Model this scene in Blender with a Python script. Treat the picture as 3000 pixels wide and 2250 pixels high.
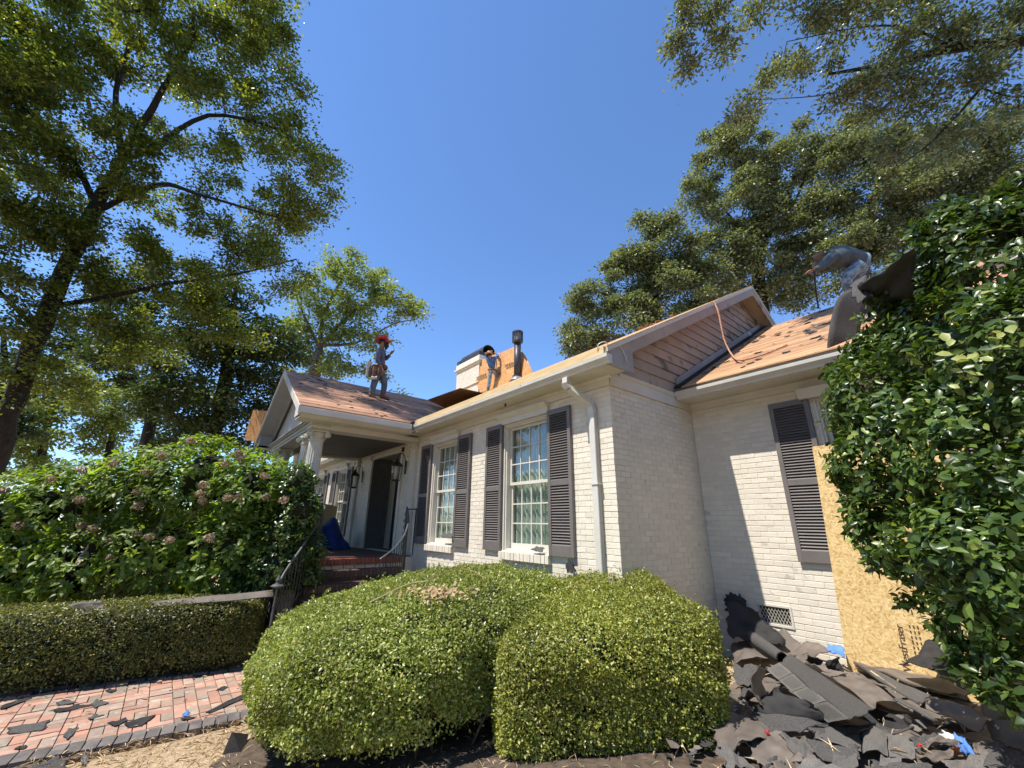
import bpy, bmesh, math, random
import numpy as np
from mathutils import Vector, Matrix
random.seed(7)
rng = np.random.default_rng(11)
for o in list(bpy.data.objects): bpy.data.objects.remove(o)
scene = bpy.context.scene
COL = scene.collection

# ---------------------------------------------------------------- camera
YAW, PITCH, ROLL = [math.radians(a) for a in (-51.388, 18.897, 0.760)]
FOC = 1200.0            # focal length in pixels of the 3000 px wide photograph
CAM = np.array([0.0, 0.0, 1.85])
_f = np.array([math.sin(YAW)*math.cos(PITCH), math.cos(YAW)*math.cos(PITCH), math.sin(PITCH)])
_r = np.array([math.cos(YAW), -math.sin(YAW), 0.0]); _u = np.cross(_r, _f)
CR = math.cos(ROLL)*_r + math.sin(ROLL)*_u
CU = -math.sin(ROLL)*_r + math.cos(ROLL)*_u
CF = _f
cd = bpy.data.cameras.new('camera'); cam = bpy.data.objects.new('camera', cd); COL.objects.link(cam)
cd.sensor_width = 36; cd.lens = FOC/3000*36; cd.clip_start = 0.05; cd.clip_end = 600
M = Matrix(((CR[0], CU[0], -CF[0], CAM[0]), (CR[1], CU[1], -CF[1], CAM[1]), (CR[2], CU[2], -CF[2], CAM[2]), (0, 0, 0, 1)))
cam.matrix_world = M
scene.camera = cam

# ---------------------------------------------------------------- sky, sun, exposure
SUN = np.array([0.19, 1.0, -1.85]); SUN = SUN/np.linalg.norm(SUN)      # direction the light travels
w = bpy.data.worlds.new('World'); scene.world = w; w.use_nodes = True
nt = w.node_tree; nt.nodes.clear()
sky = nt.nodes.new('ShaderNodeTexSky'); sky.sky_type = 'NISHITA'; sky.sun_disc = False
sky.sun_elevation = math.asin(-SUN[2]); sky.sun_rotation = math.atan2(-SUN[0], -SUN[1]) % (2*math.pi)
sky.altitude = 100; sky.air_density = 1.0; sky.dust_density = 0.0; sky.ozone_density = 10.0
bg = nt.nodes.new('ShaderNodeBackground'); bg.inputs['Strength'].default_value = 0.135
wo = nt.nodes.new('ShaderNodeOutputWorld')
nt.links.new(sky.outputs[0], bg.inputs[0]); nt.links.new(bg.outputs[0], wo.inputs[0])
sd = bpy.data.lights.new('sun', 'SUN'); sd.energy = 3.9; sd.angle = math.radians(0.53); sd.color = (1.0, 0.95, 0.87)
so = bpy.data.objects.new('sun', sd); COL.objects.link(so)
so.rotation_euler = Vector(SUN).to_track_quat('-Z', 'Y').to_euler(); so.location = (-5, -20, 30)
scene.view_settings.view_transform = 'Standard'; scene.view_settings.look = 'None'
scene.view_settings.exposure = 0.92; scene.view_settings.gamma = 1.0
scene.view_settings.use_curve_mapping = False
scene.render.engine = 'CYCLES'

# ---------------------------------------------------------------- survey helpers (photo measured on a 2212 px wide copy)
VS = 3000/2212
def ray(x, y): return CF*FOC + CR*(x*VS-1500) - CU*(y*VS-1125)
def on(x, y, ax, val):
    d = ray(x, y); return CAM + d*((val-CAM[ax])/d[ax])
def at(x, y, D): return CAM + ray(x, y)*D/FOC
def onplane(x, y, n, p):
    d = ray(x, y); n = np.array(n, float); p = np.array(p, float)
    return CAM + d*((p-CAM) @ n/(n @ d))
def px(p):
    p = np.array(p, float)-CAM; z = p @ CF
    return (1500+FOC*(p @ CR)/z)/VS, (1125-FOC*(p @ CU)/z)/VS
def depth(p): return (np.array(p, float)-CAM) @ CF

# ---------------------------------------------------------------- materials
MATS = {}
def newmat(name):
    m = bpy.data.materials.new(name); m.use_nodes = True
    n = m.node_tree; n.nodes.clear(); MATS[name] = m
    o = n.nodes.new('ShaderNodeOutputMaterial'); return m, n, o
def N(n, t, **kw):
    x = n.nodes.new(t)
    for k, v in kw.items():
        if k in x.inputs.keys(): x.inputs[k].default_value = v
        else: setattr(x, k, v)
    return x
def rgba(c): return (c[0], c[1], c[2], 1.0)
def ramp(n, stops):
    r = n.nodes.new('ShaderNodeValToRGB'); e = r.color_ramp.elements
    while len(e) < len(stops): e.new(0.5)
    for k, (p, c) in enumerate(stops): e[k].position = p; e[k].color = rgba(c)
    return r
def rnd(n):
    """one random number per mesh island and per object"""
    g = n.nodes.new('ShaderNodeNewGeometry'); oi = n.nodes.new('ShaderNodeObjectInfo')
    a = N(n, 'ShaderNodeMath', operation='ADD'); b = N(n, 'ShaderNodeMath', operation='FRACT')
    n.links.new(g.outputs['Random Per Island'], a.inputs[0]); n.links.new(oi.outputs['Random'], a.inputs[1])
    n.links.new(a.outputs[0], b.inputs[0]); return b.outputs[0]
def mat(name, c1, c2=None, rough=0.6, scale=8, stretch=(1, 1, 1), detail=5, bump=0.0, bscale=None, island=0.0, spec=0.5, metal=0.0, spots=None, lo=0.35, hi=0.65):
    m, n, o = newmat(name); L = n.links.new
    c2 = c2 or tuple(x*0.8 for x in c1)
    p = N(n, 'ShaderNodeBsdfPrincipled', Roughness=rough, Metallic=metal); p.inputs['Specular IOR Level'].default_value = spec
    tc = n.nodes.new('ShaderNodeTexCoord'); mp = n.nodes.new('ShaderNodeMapping'); mp.inputs['Scale'].default_value = stretch
    L(tc.outputs['Object'], mp.inputs['Vector'])
    if island:
        # every piece samples its own patch of the grain
        r0 = rnd(n); mm = N(n, 'ShaderNodeMath', operation='MULTIPLY'); mm.inputs[1].default_value = 37.0
        L(r0, mm.inputs[0]); L(mm.outputs[0], mp.inputs['Location'])
    nz = N(n, 'ShaderNodeTexNoise', Scale=scale, Detail=detail, Roughness=0.6); L(mp.outputs[0], nz.inputs['Vector'])
    cr = ramp(n, [(lo, c1), (hi, c2)]); L(nz.outputs['Fac'], cr.inputs[0])
    col = cr.outputs[0]
    if spots:
        sc, colr, thr = spots
        n2 = N(n, 'ShaderNodeTexNoise', Scale=sc, Detail=4); L(mp.outputs[0], n2.inputs['Vector'])
        c3 = ramp(n, [(thr, (0, 0, 0)), (thr+0.08, (1, 1, 1))]); L(n2.outputs['Fac'], c3.inputs[0])
        mx = N(n, 'ShaderNodeMix', data_type='RGBA'); L(c3.outputs[0], mx.inputs['Factor']); L(col, mx.inputs['A']); mx.inputs['B'].default_value = rgba(colr)
        col = mx.outputs['Result']
    if island:
        r = rnd(n); mr = N(n, 'ShaderNodeMapRange'); mr.inputs['To Min'].default_value = 1-island; mr.inputs['To Max'].default_value = 1+island
        L(r, mr.inputs['Value']); vm = N(n, 'ShaderNodeVectorMath', operation='SCALE'); L(col, vm.inputs[0]); L(mr.outputs[0], vm.inputs['Scale'])
        col = vm.outputs[0]
    L(col, p.inputs['Base Color'])
    if bump:
        nb = N(n, 'ShaderNodeTexNoise', Scale=bscale or scale*4, Detail=6); L(mp.outputs[0], nb.inputs['Vector'])
        b = N(n, 'ShaderNodeBump', Strength=min(1, bump), Distance=0.01*max(1, bump)); L(nb.outputs['Fac'], b.inputs['Height']); L(b.outputs[0], p.inputs['Normal'])
    L(p.outputs[0], o.inputs[0]); return m
def leafmat(name, stops, rough=0.45, trans=0.3, tcol=None, spec=0.5):
    m, n, o = newmat(name); L = n.links.new
    r = rnd(n); cr = ramp(n, stops); L(r, cr.inputs[0])
    g = n.nodes.new('ShaderNodeNewGeometry')
    nz = N(n, 'ShaderNodeTexNoise', Scale=0.9, Detail=2); L(g.outputs['Position'], nz.inputs['Vector'])
    mr = N(n, 'ShaderNodeMapRange'); mr.inputs['From Min'].default_value = 0.3; mr.inputs['From Max'].default_value = 0.7
    mr.inputs['To Min'].default_value = 0.75; mr.inputs['To Max'].default_value = 1.25; L(nz.outputs['Fac'], mr.inputs['Value'])
    vm = N(n, 'ShaderNodeVectorMath', operation='SCALE'); L(cr.outputs[0], vm.inputs[0]); L(mr.outputs[0], vm.inputs['Scale'])
    p = N(n, 'ShaderNodeBsdfPrincipled', Roughness=rough); p.inputs['Specular IOR Level'].default_value = spec
    L(vm.outputs[0], p.inputs['Base Color'])
    t = n.nodes.new('ShaderNodeBsdfTranslucent')
    tm = N(n, 'ShaderNodeMix', data_type='RGBA', blend_type='MULTIPLY'); tm.inputs['Factor'].default_value = 1.0
    L(vm.outputs[0], tm.inputs['A']); tm.inputs['B'].default_value = rgba(tcol or (2.2, 2.2, 0.8)); tm.clamp_result = False
    L(tm.outputs['Result'], t.inputs['Color'])
    mx = N(n, 'ShaderNodeMixShader'); mx.inputs[0].default_value = trans
    L(p.outputs[0], mx.inputs[1]); L(t.outputs[0], mx.inputs[2]); L(mx.outputs[0], o.inputs[0]); return m
def osbmat(name, c_lo, c_mid, c_hi, scale=55):
    m, n, o = newmat(name); L = n.links.new
    tc = n.nodes.new('ShaderNodeTexCoord')
    nz0 = N(n, 'ShaderNodeTexNoise', Scale=9, Detail=2); L(tc.outputs['Object'], nz0.inputs['Vector'])
    add = N(n, 'ShaderNodeVectorMath', operation='MULTIPLY_ADD'); L(nz0.outputs['Color'], add.inputs[0]); add.inputs[1].default_value = (.12, .12, .12); L(tc.outputs['Object'], add.inputs[2])
    mp = n.nodes.new('ShaderNodeMapping'); mp.inputs['Scale'].default_value = (1, 1, .55); mp.inputs['Rotation'].default_value = (0.5, .4, .3); L(add.outputs[0], mp.inputs['Vector'])
    v1 = N(n, 'ShaderNodeTexVoronoi', Scale=scale); L(mp.outputs[0], v1.inputs['Vector'])
    mp2 = n.nodes.new('ShaderNodeMapping'); mp2.inputs['Scale'].default_value = (.5, .8, 1.4); mp2.inputs['Rotation'].default_value = (1.3, .2, .9); L(add.outputs[0], mp2.inputs['Vector'])
    v2 = N(n, 'ShaderNodeTexVoronoi', Scale=scale*1.4); L(mp2.outputs[0], v2.inputs['Vector'])
    s1 = n.nodes.new('ShaderNodeSeparateColor'); L(v1.outputs['Color'], s1.inputs[0])
    s2 = n.nodes.new('ShaderNodeSeparateColor'); L(v2.outputs['Color'], s2.inputs[0])
    a = N(n, 'ShaderNodeMath', operation='MULTIPLY_ADD'); L(s1.outputs[0], a.inputs[0]); a.inputs[1].default_value = .5
    b = N(n, 'ShaderNodeMath', operation='MULTIPLY'); L(s2.outputs[1], b.inputs[0]); b.inputs[1].default_value = .5; L(b.outputs[0], a.inputs[2])
    cr = ramp(n, [(.1, c_lo), (.4, c_mid), (.9, c_hi)]); L(a.outputs[0], cr.inputs[0])
    p = N(n, 'ShaderNodeBsdfPrincipled', Roughness=.65); L(cr.outputs[0], p.inputs['Base Color'])
    bp = N(n, 'ShaderNodeBump', Strength=.25, Distance=.003); L(a.outputs[0], bp.inputs['Height']); L(bp.outputs[0], p.inputs['Normal'])
    L(p.outputs[0], o.inputs[0]); return m
def glassmat(name):
    m, n, o = newmat(name); L = n.links.new
    t = n.nodes.new('ShaderNodeBsdfTransparent'); t.inputs[0].default_value = (.93, .955, .94, 1)
    g = n.nodes.new('ShaderNodeBsdfGlossy'); g.inputs['Roughness'].default_value = .015
    f = N(n, 'ShaderNodeFresnel'); gg = n.nodes.new('ShaderNodeNewGeometry'); ir = N(n, 'ShaderNodeMath', operation='MULTIPLY_ADD'); ir.inputs[1].default_value = -.8333; ir.inputs[2].default_value = 1.5; L(gg.outputs['Backfacing'], ir.inputs[0]); L(ir.outputs[0], f.inputs['IOR']); mr = N(n, 'ShaderNodeMath', operation='MULTIPLY_ADD'); mr.inputs[1].default_value = 1.3; mr.inputs[2].default_value = .02
    L(f.outputs[0], mr.inputs[0]); mx = n.nodes.new('ShaderNodeMixShader'); L(mr.outputs[0], mx.inputs[0]); L(t.outputs[0], mx.inputs[1]); L(g.outputs[0], mx.inputs[2]); L(mx.outputs[0], o.inputs[0]); return m

PAINT = mat('painted_brick', (.745, .675, .56), (.66, .60, .49), rough=.55, scale=3, bump=.35, bscale=60, island=.045, spots=(5.0, (.52, .47, .38), .66))
MORTAR = mat('painted_mortar', (.70, .64, .53), (.58, .53, .43), rough=.7, scale=4, bump=.4, bscale=50)
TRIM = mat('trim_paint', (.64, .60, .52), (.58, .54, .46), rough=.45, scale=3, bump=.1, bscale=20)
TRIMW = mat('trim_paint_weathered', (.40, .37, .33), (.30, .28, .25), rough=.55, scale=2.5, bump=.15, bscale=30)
SIDING = mat('soffit_siding', (.40, .315, .23), (.31, .24, .175), rough=.5, scale=1.6, spots=(2.2, (.10, .09, .055), .60), island=.06)
PORCHGREY = mat('grey_blue_paint', (.46, .46, .45), (.40, .40, .39), rough=.6, scale=2)
CEIL = mat('shade_darkened_grey', (.13, .13, .128), (.10, .10, .098), rough=.7)  # grey darkened on ceiling and jambs to deepen the porch shade
GUTTER = mat('gutter_metal', (.62, .59, .52), (.55, .52, .46), rough=.3, scale=4, spots=(14, (.3, .27, .22), .68), spec=.7)
SHUT = mat('shutter_paint', (.165, .145, .134), (.138, .12, .112), rough=.42, scale=5, island=.06)
GLASS = glassmat('window_glass')
CURTAIN = mat('green_curtain', (.56, .62, .54), (.36, .43, .37), rough=.8, scale=3)
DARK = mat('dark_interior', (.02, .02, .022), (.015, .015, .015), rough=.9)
DOORP = mat('door_paint', (.03, .028, .028), (.022, .02, .02), rough=.35)
PLANKP = mat('weathered_red_plank', (.50, .27, .145), (.25, .13, .08), rough=.8, scale=5, stretch=(6, .7, 6), island=.35, bump=.3, spots=(3.0, (.12, .07, .05), .60))
PLANKW = mat('weathered_tan_plank', (.50, .28, .135), (.30, .155, .08), rough=.8, scale=6, stretch=(.7, 6, 6), island=.3, bump=.3, spots=(3.5, (.14, .09, .06), .63))
PLANKM = mat('fresh_tan_plank', (.58, .39, .20), (.44, .27, .13), rough=.75, scale=6, stretch=(.7, 5, 5), island=.2, bump=.2)
YELLOW = mat('yellow_pine_edge', (.66, .50, .27), (.56, .40, .20), rough=.7, scale=5, stretch=(.6, 5, 5), bump=.1)
FELT = mat('black_felt', (.042, .040, .039), (.022, .021, .021), rough=.85, scale=6, bump=.4, bscale=25, spec=.25)
SHINGLE = mat('asphalt_shingle', (.195, .18, .165), (.09, .083, .075), rough=.9, scale=220, detail=2, bump=.8, bscale=300, island=.3)
SHINGLEB = mat('brown_shingle_back', (.165, .135, .11), (.10, .082, .068), rough=.75, scale=5, bump=.25, bscale=30, island=.15)
SHINGLED = mat('dark_shingle', (.105, .098, .092), (.04, .037, .036), rough=.9, scale=120, detail=2, bump=.6, bscale=200, island=.1)
OSB = osbmat('osb_pale', (.40, .24, .085), (.60, .41, .165), (.76, .57, .29), 60)
OSBR = osbmat('osb_orange', (.40, .18, .06), (.56, .27, .09), (.66, .38, .16), 26)
OSBD = osbmat('osb_brown', (.26, .11, .04), (.36, .16, .06), (.44, .23, .10), 26)
BRICKR = mat('red_path_brick', (.46, .22, .145), (.34, .20, .145), rough=.85, scale=7, bump=.4, bscale=40, island=.2, spots=(9, (.36, .30, .22), .56))
BRICKG = mat('grey_brown_path_brick', (.33, .25, .19), (.24, .185, .145), rough=.85, scale=6, bump=.4, bscale=40, island=.2, spots=(9, (.36, .31, .23), .58))
BRICKP = mat('pink_path_brick', (.43, .255, .18), (.32, .20, .15), rough=.85, scale=6, bump=.4, bscale=40, island=.2, spots=(9, (.38, .32, .24), .57))
COPE = mat('dark_edging_brick', (.17, .145, .13), (.085, .075, .07), rough=.8, scale=5, bump=.5, bscale=35, island=.2)
STEPB = mat('dark_red_step_brick', (.26, .07, .045), (.17, .05, .035), rough=.6, scale=9, bump=.3, island=.2)
STEPD = mat('brown_step_brick', (.11, .06, .045), (.07, .04, .03), rough=.7, scale=9, bump=.3, island=.2)
SOIL = mat('soil', (.16, .11, .075), (.07, .05, .035), rough=.95, scale=12, bump=.9, bscale=60)
HEDGESHADE = mat('hedge_shade_brown', (.12, .085, .056), (.05, .037, .026), rough=.95, scale=14, bump=.9, bscale=70)  # ground brown with the shade under the hedges painted in
STRAWG = mat('straw_ground', (.50, .37, .22), (.27, .19, .11), rough=.95, scale=30, bump=.9, bscale=120)
STRAW = leafmat('pine_straw', [(0, (.34, .22, .11)), (.5, (.56, .43, .26)), (1, (.68, .55, .37))], rough=.7, trans=.1, tcol=(1, 1, 1))
IRON = mat('wrought_iron', (.025, .025, .026), (.018, .018, .018), rough=.4, scale=10)
RAILG = mat('grey_worn_rail', (.12, .12, .12), (.06, .06, .06), rough=.4, scale=12)
TARP = mat('blue_tarp', (.012, .045, .20), (.01, .03, .14), rough=.4, scale=4)
TARPL = mat('light_blue_tarp', (.10, .25, .60), (.07, .18, .48), rough=.45, scale=4)
BARK = mat('dark_bark', (.036, .029, .024), (.014, .012, .010), rough=.9, scale=5, stretch=(3, 3, .8), bump=1, bscale=18)
BARKL = mat('light_bark', (.20, .17, .14), (.10, .085, .07), rough=.9, scale=5, stretch=(3, 3, .8), bump=1, bscale=18)
TWIG = mat('twig_bark', (.13, .10, .07), (.07, .055, .04), rough=.9)
METALB = mat('black_flue_metal', (.065, .065, .07), (.04, .04, .045), rough=.45, scale=4, metal=.2)
METALG = mat('grey_flue_metal', (.34, .34, .34), (.25, .25, .26), rough=.4, scale=4, metal=.5)
ROPE = mat('orange_rope', (.40, .15, .06), (.50, .32, .22), rough=.8, scale=60, lo=.45, hi=.55)
RED = mat('red_scrap', (.6, .02, .03), rough=.5)
INK = mat('print_ink', (.10, .05, .025), (.08, .04, .02), rough=.8)

L_OAK = leafmat('oak_leaf', [(0, (.042, .064, .014)), (.5, (.095, .128, .024)), (1, (.20, .22, .05))], rough=.38, trans=.36, tcol=(3.0, 2.8, .8))
L_OAKD = leafmat('dark_leaf', [(0, (.028, .048, .014)), (1, (.066, .098, .026))], rough=.45, trans=.25)
L_OAKG = leafmat('grey_green_leaf', [(0, (.050, .072, .030)), (.6, (.14, .162, .084)), (1, (.29, .30, .185))], rough=.36, trans=.25)
L_LIGHT = leafmat('light_green_leaf', [(0, (.10, .135, .035)), (1, (.26, .30, .10))], rough=.45, trans=.35)
L_BOX = leafmat('boxwood_leaf', [(0, (.10, .135, .022)), (.6, (.235, .28, .055)), (.90, (.40, .43, .13)), (1, (.46, .36, .18))], rough=.36, trans=.25, tcol=(2.0, 2.0, .7))
L_BOXY = leafmat('yellow_boxwood_leaf', [(0, (.10, .13, .02)), (.6, (.24, .265, .045)), (1, (.46, .43, .13))], rough=.38, trans=.25, tcol=(2.0, 2.0, .7))
L_BOXD = leafmat('dull_boxwood_leaf', [(0, (.05, .07, .017)), (.6, (.14, .155, .034)), (1, (.33, .29, .08))], rough=.4, trans=.2)
L_HOLLY = leafmat('holly_leaf', [(0, (.022, .044, .011)), (.55, (.052, .092, .018)), (.9, (.10, .155, .028)), (1, (.24, .28, .07))], rough=.33, trans=.2, tcol=(2.4, 2.5, .7), spec=.45)
L_HOLLYY = leafmat('yellowing_leaf', [(0, (.30, .34, .08)), (1, (.42, .44, .14))], rough=.4, trans=.3, tcol=(1.4, 1.4, .8))
L_HYD = leafmat('hydrangea_leaf', [(0, (.06, .105, .018)), (.6, (.12, .18, .030)), (1, (.22, .27, .055))], rough=.45, trans=.4, tcol=(3, 3, .8))
L_CAM = leafmat('glossy_shrub_leaf', [(0, (.03, .06, .014)), (.7, (.07, .12, .024)), (1, (.13, .18, .035))], rough=.28, trans=.3, tcol=(2.6, 2.8, .8))
L_FLOW = leafmat('dried_flower', [(0, (.17, .11, .06)), (.5, (.33, .25, .155)), (1, (.50, .42, .29))], rough=.8, trans=.2, tcol=(1.2, 1, 1))
L_DRY = leafmat('dry_leaf', [(0, (.30, .18, .09)), (1, (.50, .36, .2))], rough=.7, trans=.1, tcol=(1, 1, 1))
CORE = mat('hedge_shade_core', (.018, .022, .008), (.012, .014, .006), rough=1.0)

# ---------------------------------------------------------------- mesh helpers
def origin(o):
    v = np.zeros(3)
    while o is not None:
        v += np.array(o.location); o = o.parent
    return v
def link(me, name, m=None, parent=None, kind=None, smooth=False, loc=None):
    o = bpy.data.objects.new(name, me); COL.objects.link(o)
    if m is not None and len(me.materials) == 0: me.materials.append(m)
    if parent is not None: o.parent = parent
    if loc is not None: o.location = loc
    if kind: o['kind'] = kind
    if smooth: me.polygons.foreach_set('use_smooth', [True]*len(me.polygons))
    return o
def tag(o, label=None, cat=None, group=None, kind=None):
    if label: o['label'] = label
    if cat: o['category'] = cat
    if group: o['group'] = group
    if kind: o['kind'] = kind
    return o
def thing(name, label, cat, loc=(0, 0, 0), group=None):
    o = bpy.data.objects.new(name, None); COL.objects.link(o); o.location = tuple(float(a) for a in loc); o.empty_display_size = .1
    return tag(o, label, cat, group)
class MB:
    """collects shapes in world coordinates, builds ONE mesh object"""
    def __init__(s): s.v = []; s.f = []
    def add(s, vs, fs):
        b = len(s.v); s.v += [tuple(float(c) for c in p) for p in vs]; s.f += [tuple(i+b for i in f) for f in fs]; return s
    def box(s, a, b):
        x0, y0, z0 = a; x1, y1, z1 = b
        return s.add([(x0, y0, z0), (x1, y0, z0), (x1, y1, z0), (x0, y1, z0), (x0, y0, z1), (x1, y0, z1), (x1, y1, z1), (x0, y1, z1)],
                     [(0, 3, 2, 1), (4, 5, 6, 7), (0, 1, 5, 4), (1, 2, 6, 5), (2, 3, 7, 6), (3, 0, 4, 7)])
    def hexa(s, p):      # 8 corners: bottom 4, top 4
        return s.add(p, [(0, 3, 2, 1), (4, 5, 6, 7), (0, 1, 5, 4), (1, 2, 6, 5), (2, 3, 7, 6), (3, 0, 4, 7)])
    def prism(s, poly, d, cap=True):   # polygon of 3-D points extruded by vector d
        n = len(poly); P = [np.array(p, float) for p in poly]; d = np.array(d, float)
        f = [(i, (i+1) % n, n+(i+1) % n, n+i) for i in range(n)]
        if cap: f += [tuple(range(n))[::-1], tuple(range(n, 2*n))]
        return s.add(P+[p+d for p in P], f)
    def tube(s, pts, r, sides=8, cap=True, squash=None):
        pts = [np.array(p, float) for p in pts]; n = len(pts)
        rr = r if hasattr(r, '__len__') else [r]*n
        vs = []; prev = None
        for i, p in enumerate(pts):
            t = pts[min(i+1, n-1)]-pts[max(i-1, 0)]; t = t/(np.linalg.norm(t)+1e-9)
            if prev is None:
                a = np.array([0, 0, 1.]) if abs(t[2]) < .9 else np.array([1., 0, 0])
                a = np.cross(t, a)
            else: a = prev-t*(prev @ t)
            a = a/(np.linalg.norm(a)+1e-9); b = np.cross(t, a); prev = a
            for k in range(sides):
                q = 2*math.pi*k/sides; vs.append(p+(a*math.cos(q)+b*math.sin(q)*(squash or 1))*rr[i])
        f = [(i*sides+k, i*sides+(k+1) % sides, (i+1)*sides+(k+1) % sides, (i+1)*sides+k) for i in range(n-1) for k in range(sides)]
        if cap: f += [tuple(range(sides))[::-1], tuple(range((n-1)*sides, n*sides))]
        return s.add(vs, f)
    def lathe(s, prof, c, sides=16, flute=0, fl=(0, 0)):
        vs = []; n = len(prof)
        for i, (r, z) in enumerate(prof):
            for k in range(sides):
                q = 2*math.pi*k/sides; rr = r
                if flute and fl[0] <= z <= fl[1] and k % 2: rr = r-flute
                vs.append((c[0]+rr*math.cos(q), c[1]+rr*math.sin(q), c[2]+z))
        f = [(i*sides+k, i*sides+(k+1) % sides, (i+1)*sides+(k+1) % sides, (i+1)*sides+k) for i in range(n-1) for k in range(sides)]
        f += [tuple(range(sides))[::-1], tuple(range((n-1)*sides, n*sides))]
        return s.add(vs, f)
    def build(s, name, m, parent=None, kind=None, smooth=False, bevel=0):
        o3 = origin(parent)
        me = bpy.data.meshes.new(name); me.from_pydata([(x-o3[0], y-o3[1], z-o3[2]) for x, y, z in s.v], [], s.f)
        if bevel or True:
            bm = bmesh.new(); bm.from_mesh(me)
            if bevel: bmesh.ops.bevel(bm, geom=list(bm.edges), offset=bevel, segments=1, affect='EDGES', profile=.5)
            bmesh.ops.recalc_face_normals(bm, faces=bm.faces); bm.to_mesh(me); bm.free()
        return link(me, name, m, parent, kind, smooth)
def npmesh(name, V, F, smooth=False):
    V = np.ascontiguousarray(V, np.float32); F = np.ascontiguousarray(F, np.int32)
    me = bpy.data.meshes.new(name); me.vertices.add(len(V)); me.vertices.foreach_set('co', V.ravel())
    k = F.shape[1]; me.loops.add(F.size); me.loops.foreach_set('vertex_index', F.ravel())
    me.polygons.add(len(F)); me.polygons.foreach_set('loop_start', np.arange(0, F.size, k, dtype=np.int32))
    me.polygons.foreach_set('loop_total', np.full(len(F), k, np.int32))
    me.update(calc_edges=True)
    if smooth: me.polygons.foreach_set('use_smooth', np.ones(len(F), bool))
    return me
LEAF4 = (np.array([(0, 0, 0), (.45, .29, .07), (1, 0, -.05), (.45, -.29, .07)], float), np.array([(0, 2, 1), (0, 3, 2)]))
LEAF4N = (np.array([(0, 0, 0), (.45, .2, .04), (1, 0, -.03), (.45, -.2, .04)], float), np.array([(0, 2, 1), (0, 3, 2)]))
LEAF8 = (np.array([(0, 0, 0), (.33, 0, -.02), (.70, 0, -.02), (1, 0, -.10), (.25, .17, .05), (.62, .22, .05), (.25, -.17, .05), (.62, -.22, .05)], float),
         np.array([(0, 1, 4), (1, 5, 4), (1, 2, 5), (2, 3, 5), (0, 6, 1), (1, 6, 7), (1, 7, 2), (2, 7, 3)]))
LEAF8W = (LEAF8[0]*np.array([1, 1.45, 1]), LEAF8[1])
STRIP = (np.array([(0, -.03, 0), (.5, -.035, .10), (1, 0, .02), (.5, .035, .10)], float), np.array([(0, 1, 2), (0, 2, 3)]))
def unit(a): return a/(np.linalg.norm(a, axis=-1, keepdims=True)+1e-9)
def frames(nrm, adir=None):
    """rotation matrices with local z ~ nrm and local x ~ adir"""
    n = unit(nrm); a = rng.normal(size=n.shape) if adir is None else adir
    a = unit(a-n*(a*n).sum(1, keepdims=True)); b = np.cross(n, a)
    return np.stack([a, b, n], axis=2)
def leaves(name, pos, nrm, size, m, parent=None, tpl=LEAF4, adir=None, kind=None, smooth=False):
    T, F = tpl; R = frames(nrm, adir); size = np.broadcast_to(np.asarray(size, float), (len(pos),))
    V = np.einsum('nij,kj->nki', R, T)*size[:, None, None]+(pos-origin(parent))[:, None, :]
    FF = (F[None]+(np.arange(len(pos))*len(T))[:, None, None]).reshape(-1, F.shape[1])
    return link(npmesh(name, V.reshape(-1, 3), FF, smooth), name, m, parent, kind)
def lump(p, s=1.0, seed=0):
    """cheap smooth 3-D noise in -1..1"""
    r = np.random.default_rng(seed); o = np.zeros(len(p))
    for k in range(6):
        d = r.normal(size=3); d = d/np.linalg.norm(d)*s*(1+.5*k); o += np.sin(p @ d+r.uniform(0, 6.28))/(1+.5*k)
    return o/2.6
def bez(p0, p1, p2, n=10):
    p0, p1, p2 = [np.array(p, float) for p in (p0, p1, p2)]
    return [(1-t)**2*p0+2*t*(1-t)*p1+t*t*p2 for t in np.linspace(0, 1, n)]
def smoothpath(pts, n=6):
    P = [np.array(p, float) for p in pts]; P = [2*P[0]-P[1]]+P+[2*P[-1]-P[-2]]; out = []
    for i in range(1, len(P)-2):
        for t in np.linspace(0, 1, n, endpoint=False):
            a, b, c, d = P[i-1:i+3]
            out.append(.5*((2*b)+(-a+c)*t+(2*a-5*b+4*c-d)*t*t+(-a+3*b-3*c+d)*t**3))
    out.append(P[-2]); return out

# ---------------------------------------------------------------- survey of the house (metres)
YF, XS, YW = 4.07, -3.10, 6.08          # front wall, side wall, wing wall planes
ZSF, ZWF = 3.68, 3.65                   # soffits
PIT = .567
def mroof(y): return 3.90+PIT*(y-3.70) if y <= 8.95 else 3.90+PIT*(8.95-3.70)-PIT*(y-8.95)
def wroof(y): return 3.83+PIT*(y-5.60)
PX = -10.36; PZ = 5.20
def proof(x): return PZ-.557*abs(x-PX)
def gz(x, y):
    """ground height"""
    x = np.asarray(x, float); y = np.asarray(y, float)
    t = np.clip((x+5.1)/3.0, 0, 1); t = t*t*(3-2*t)
    return .34*t*np.clip((y+2)/4, 0, 1)

# ================================================================ GROUND
gx = np.concatenate([[-300, -120, -60, -35], np.arange(-22, 5, .25), [8, 14, 30, 80, 300]])
gy = np.concatenate([[-300, -120, -50, -25, -12, -8], np.arange(-6, 8, .25), [10, 14, 20, 40, 100, 300]])
X, Y = np.meshgrid(gx, gy, indexing='ij')
Z = gz(X, Y)+.012*np.sin(X*5.1+Y*3.3)*np.sin(Y*6.7-X*2.1)
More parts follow.
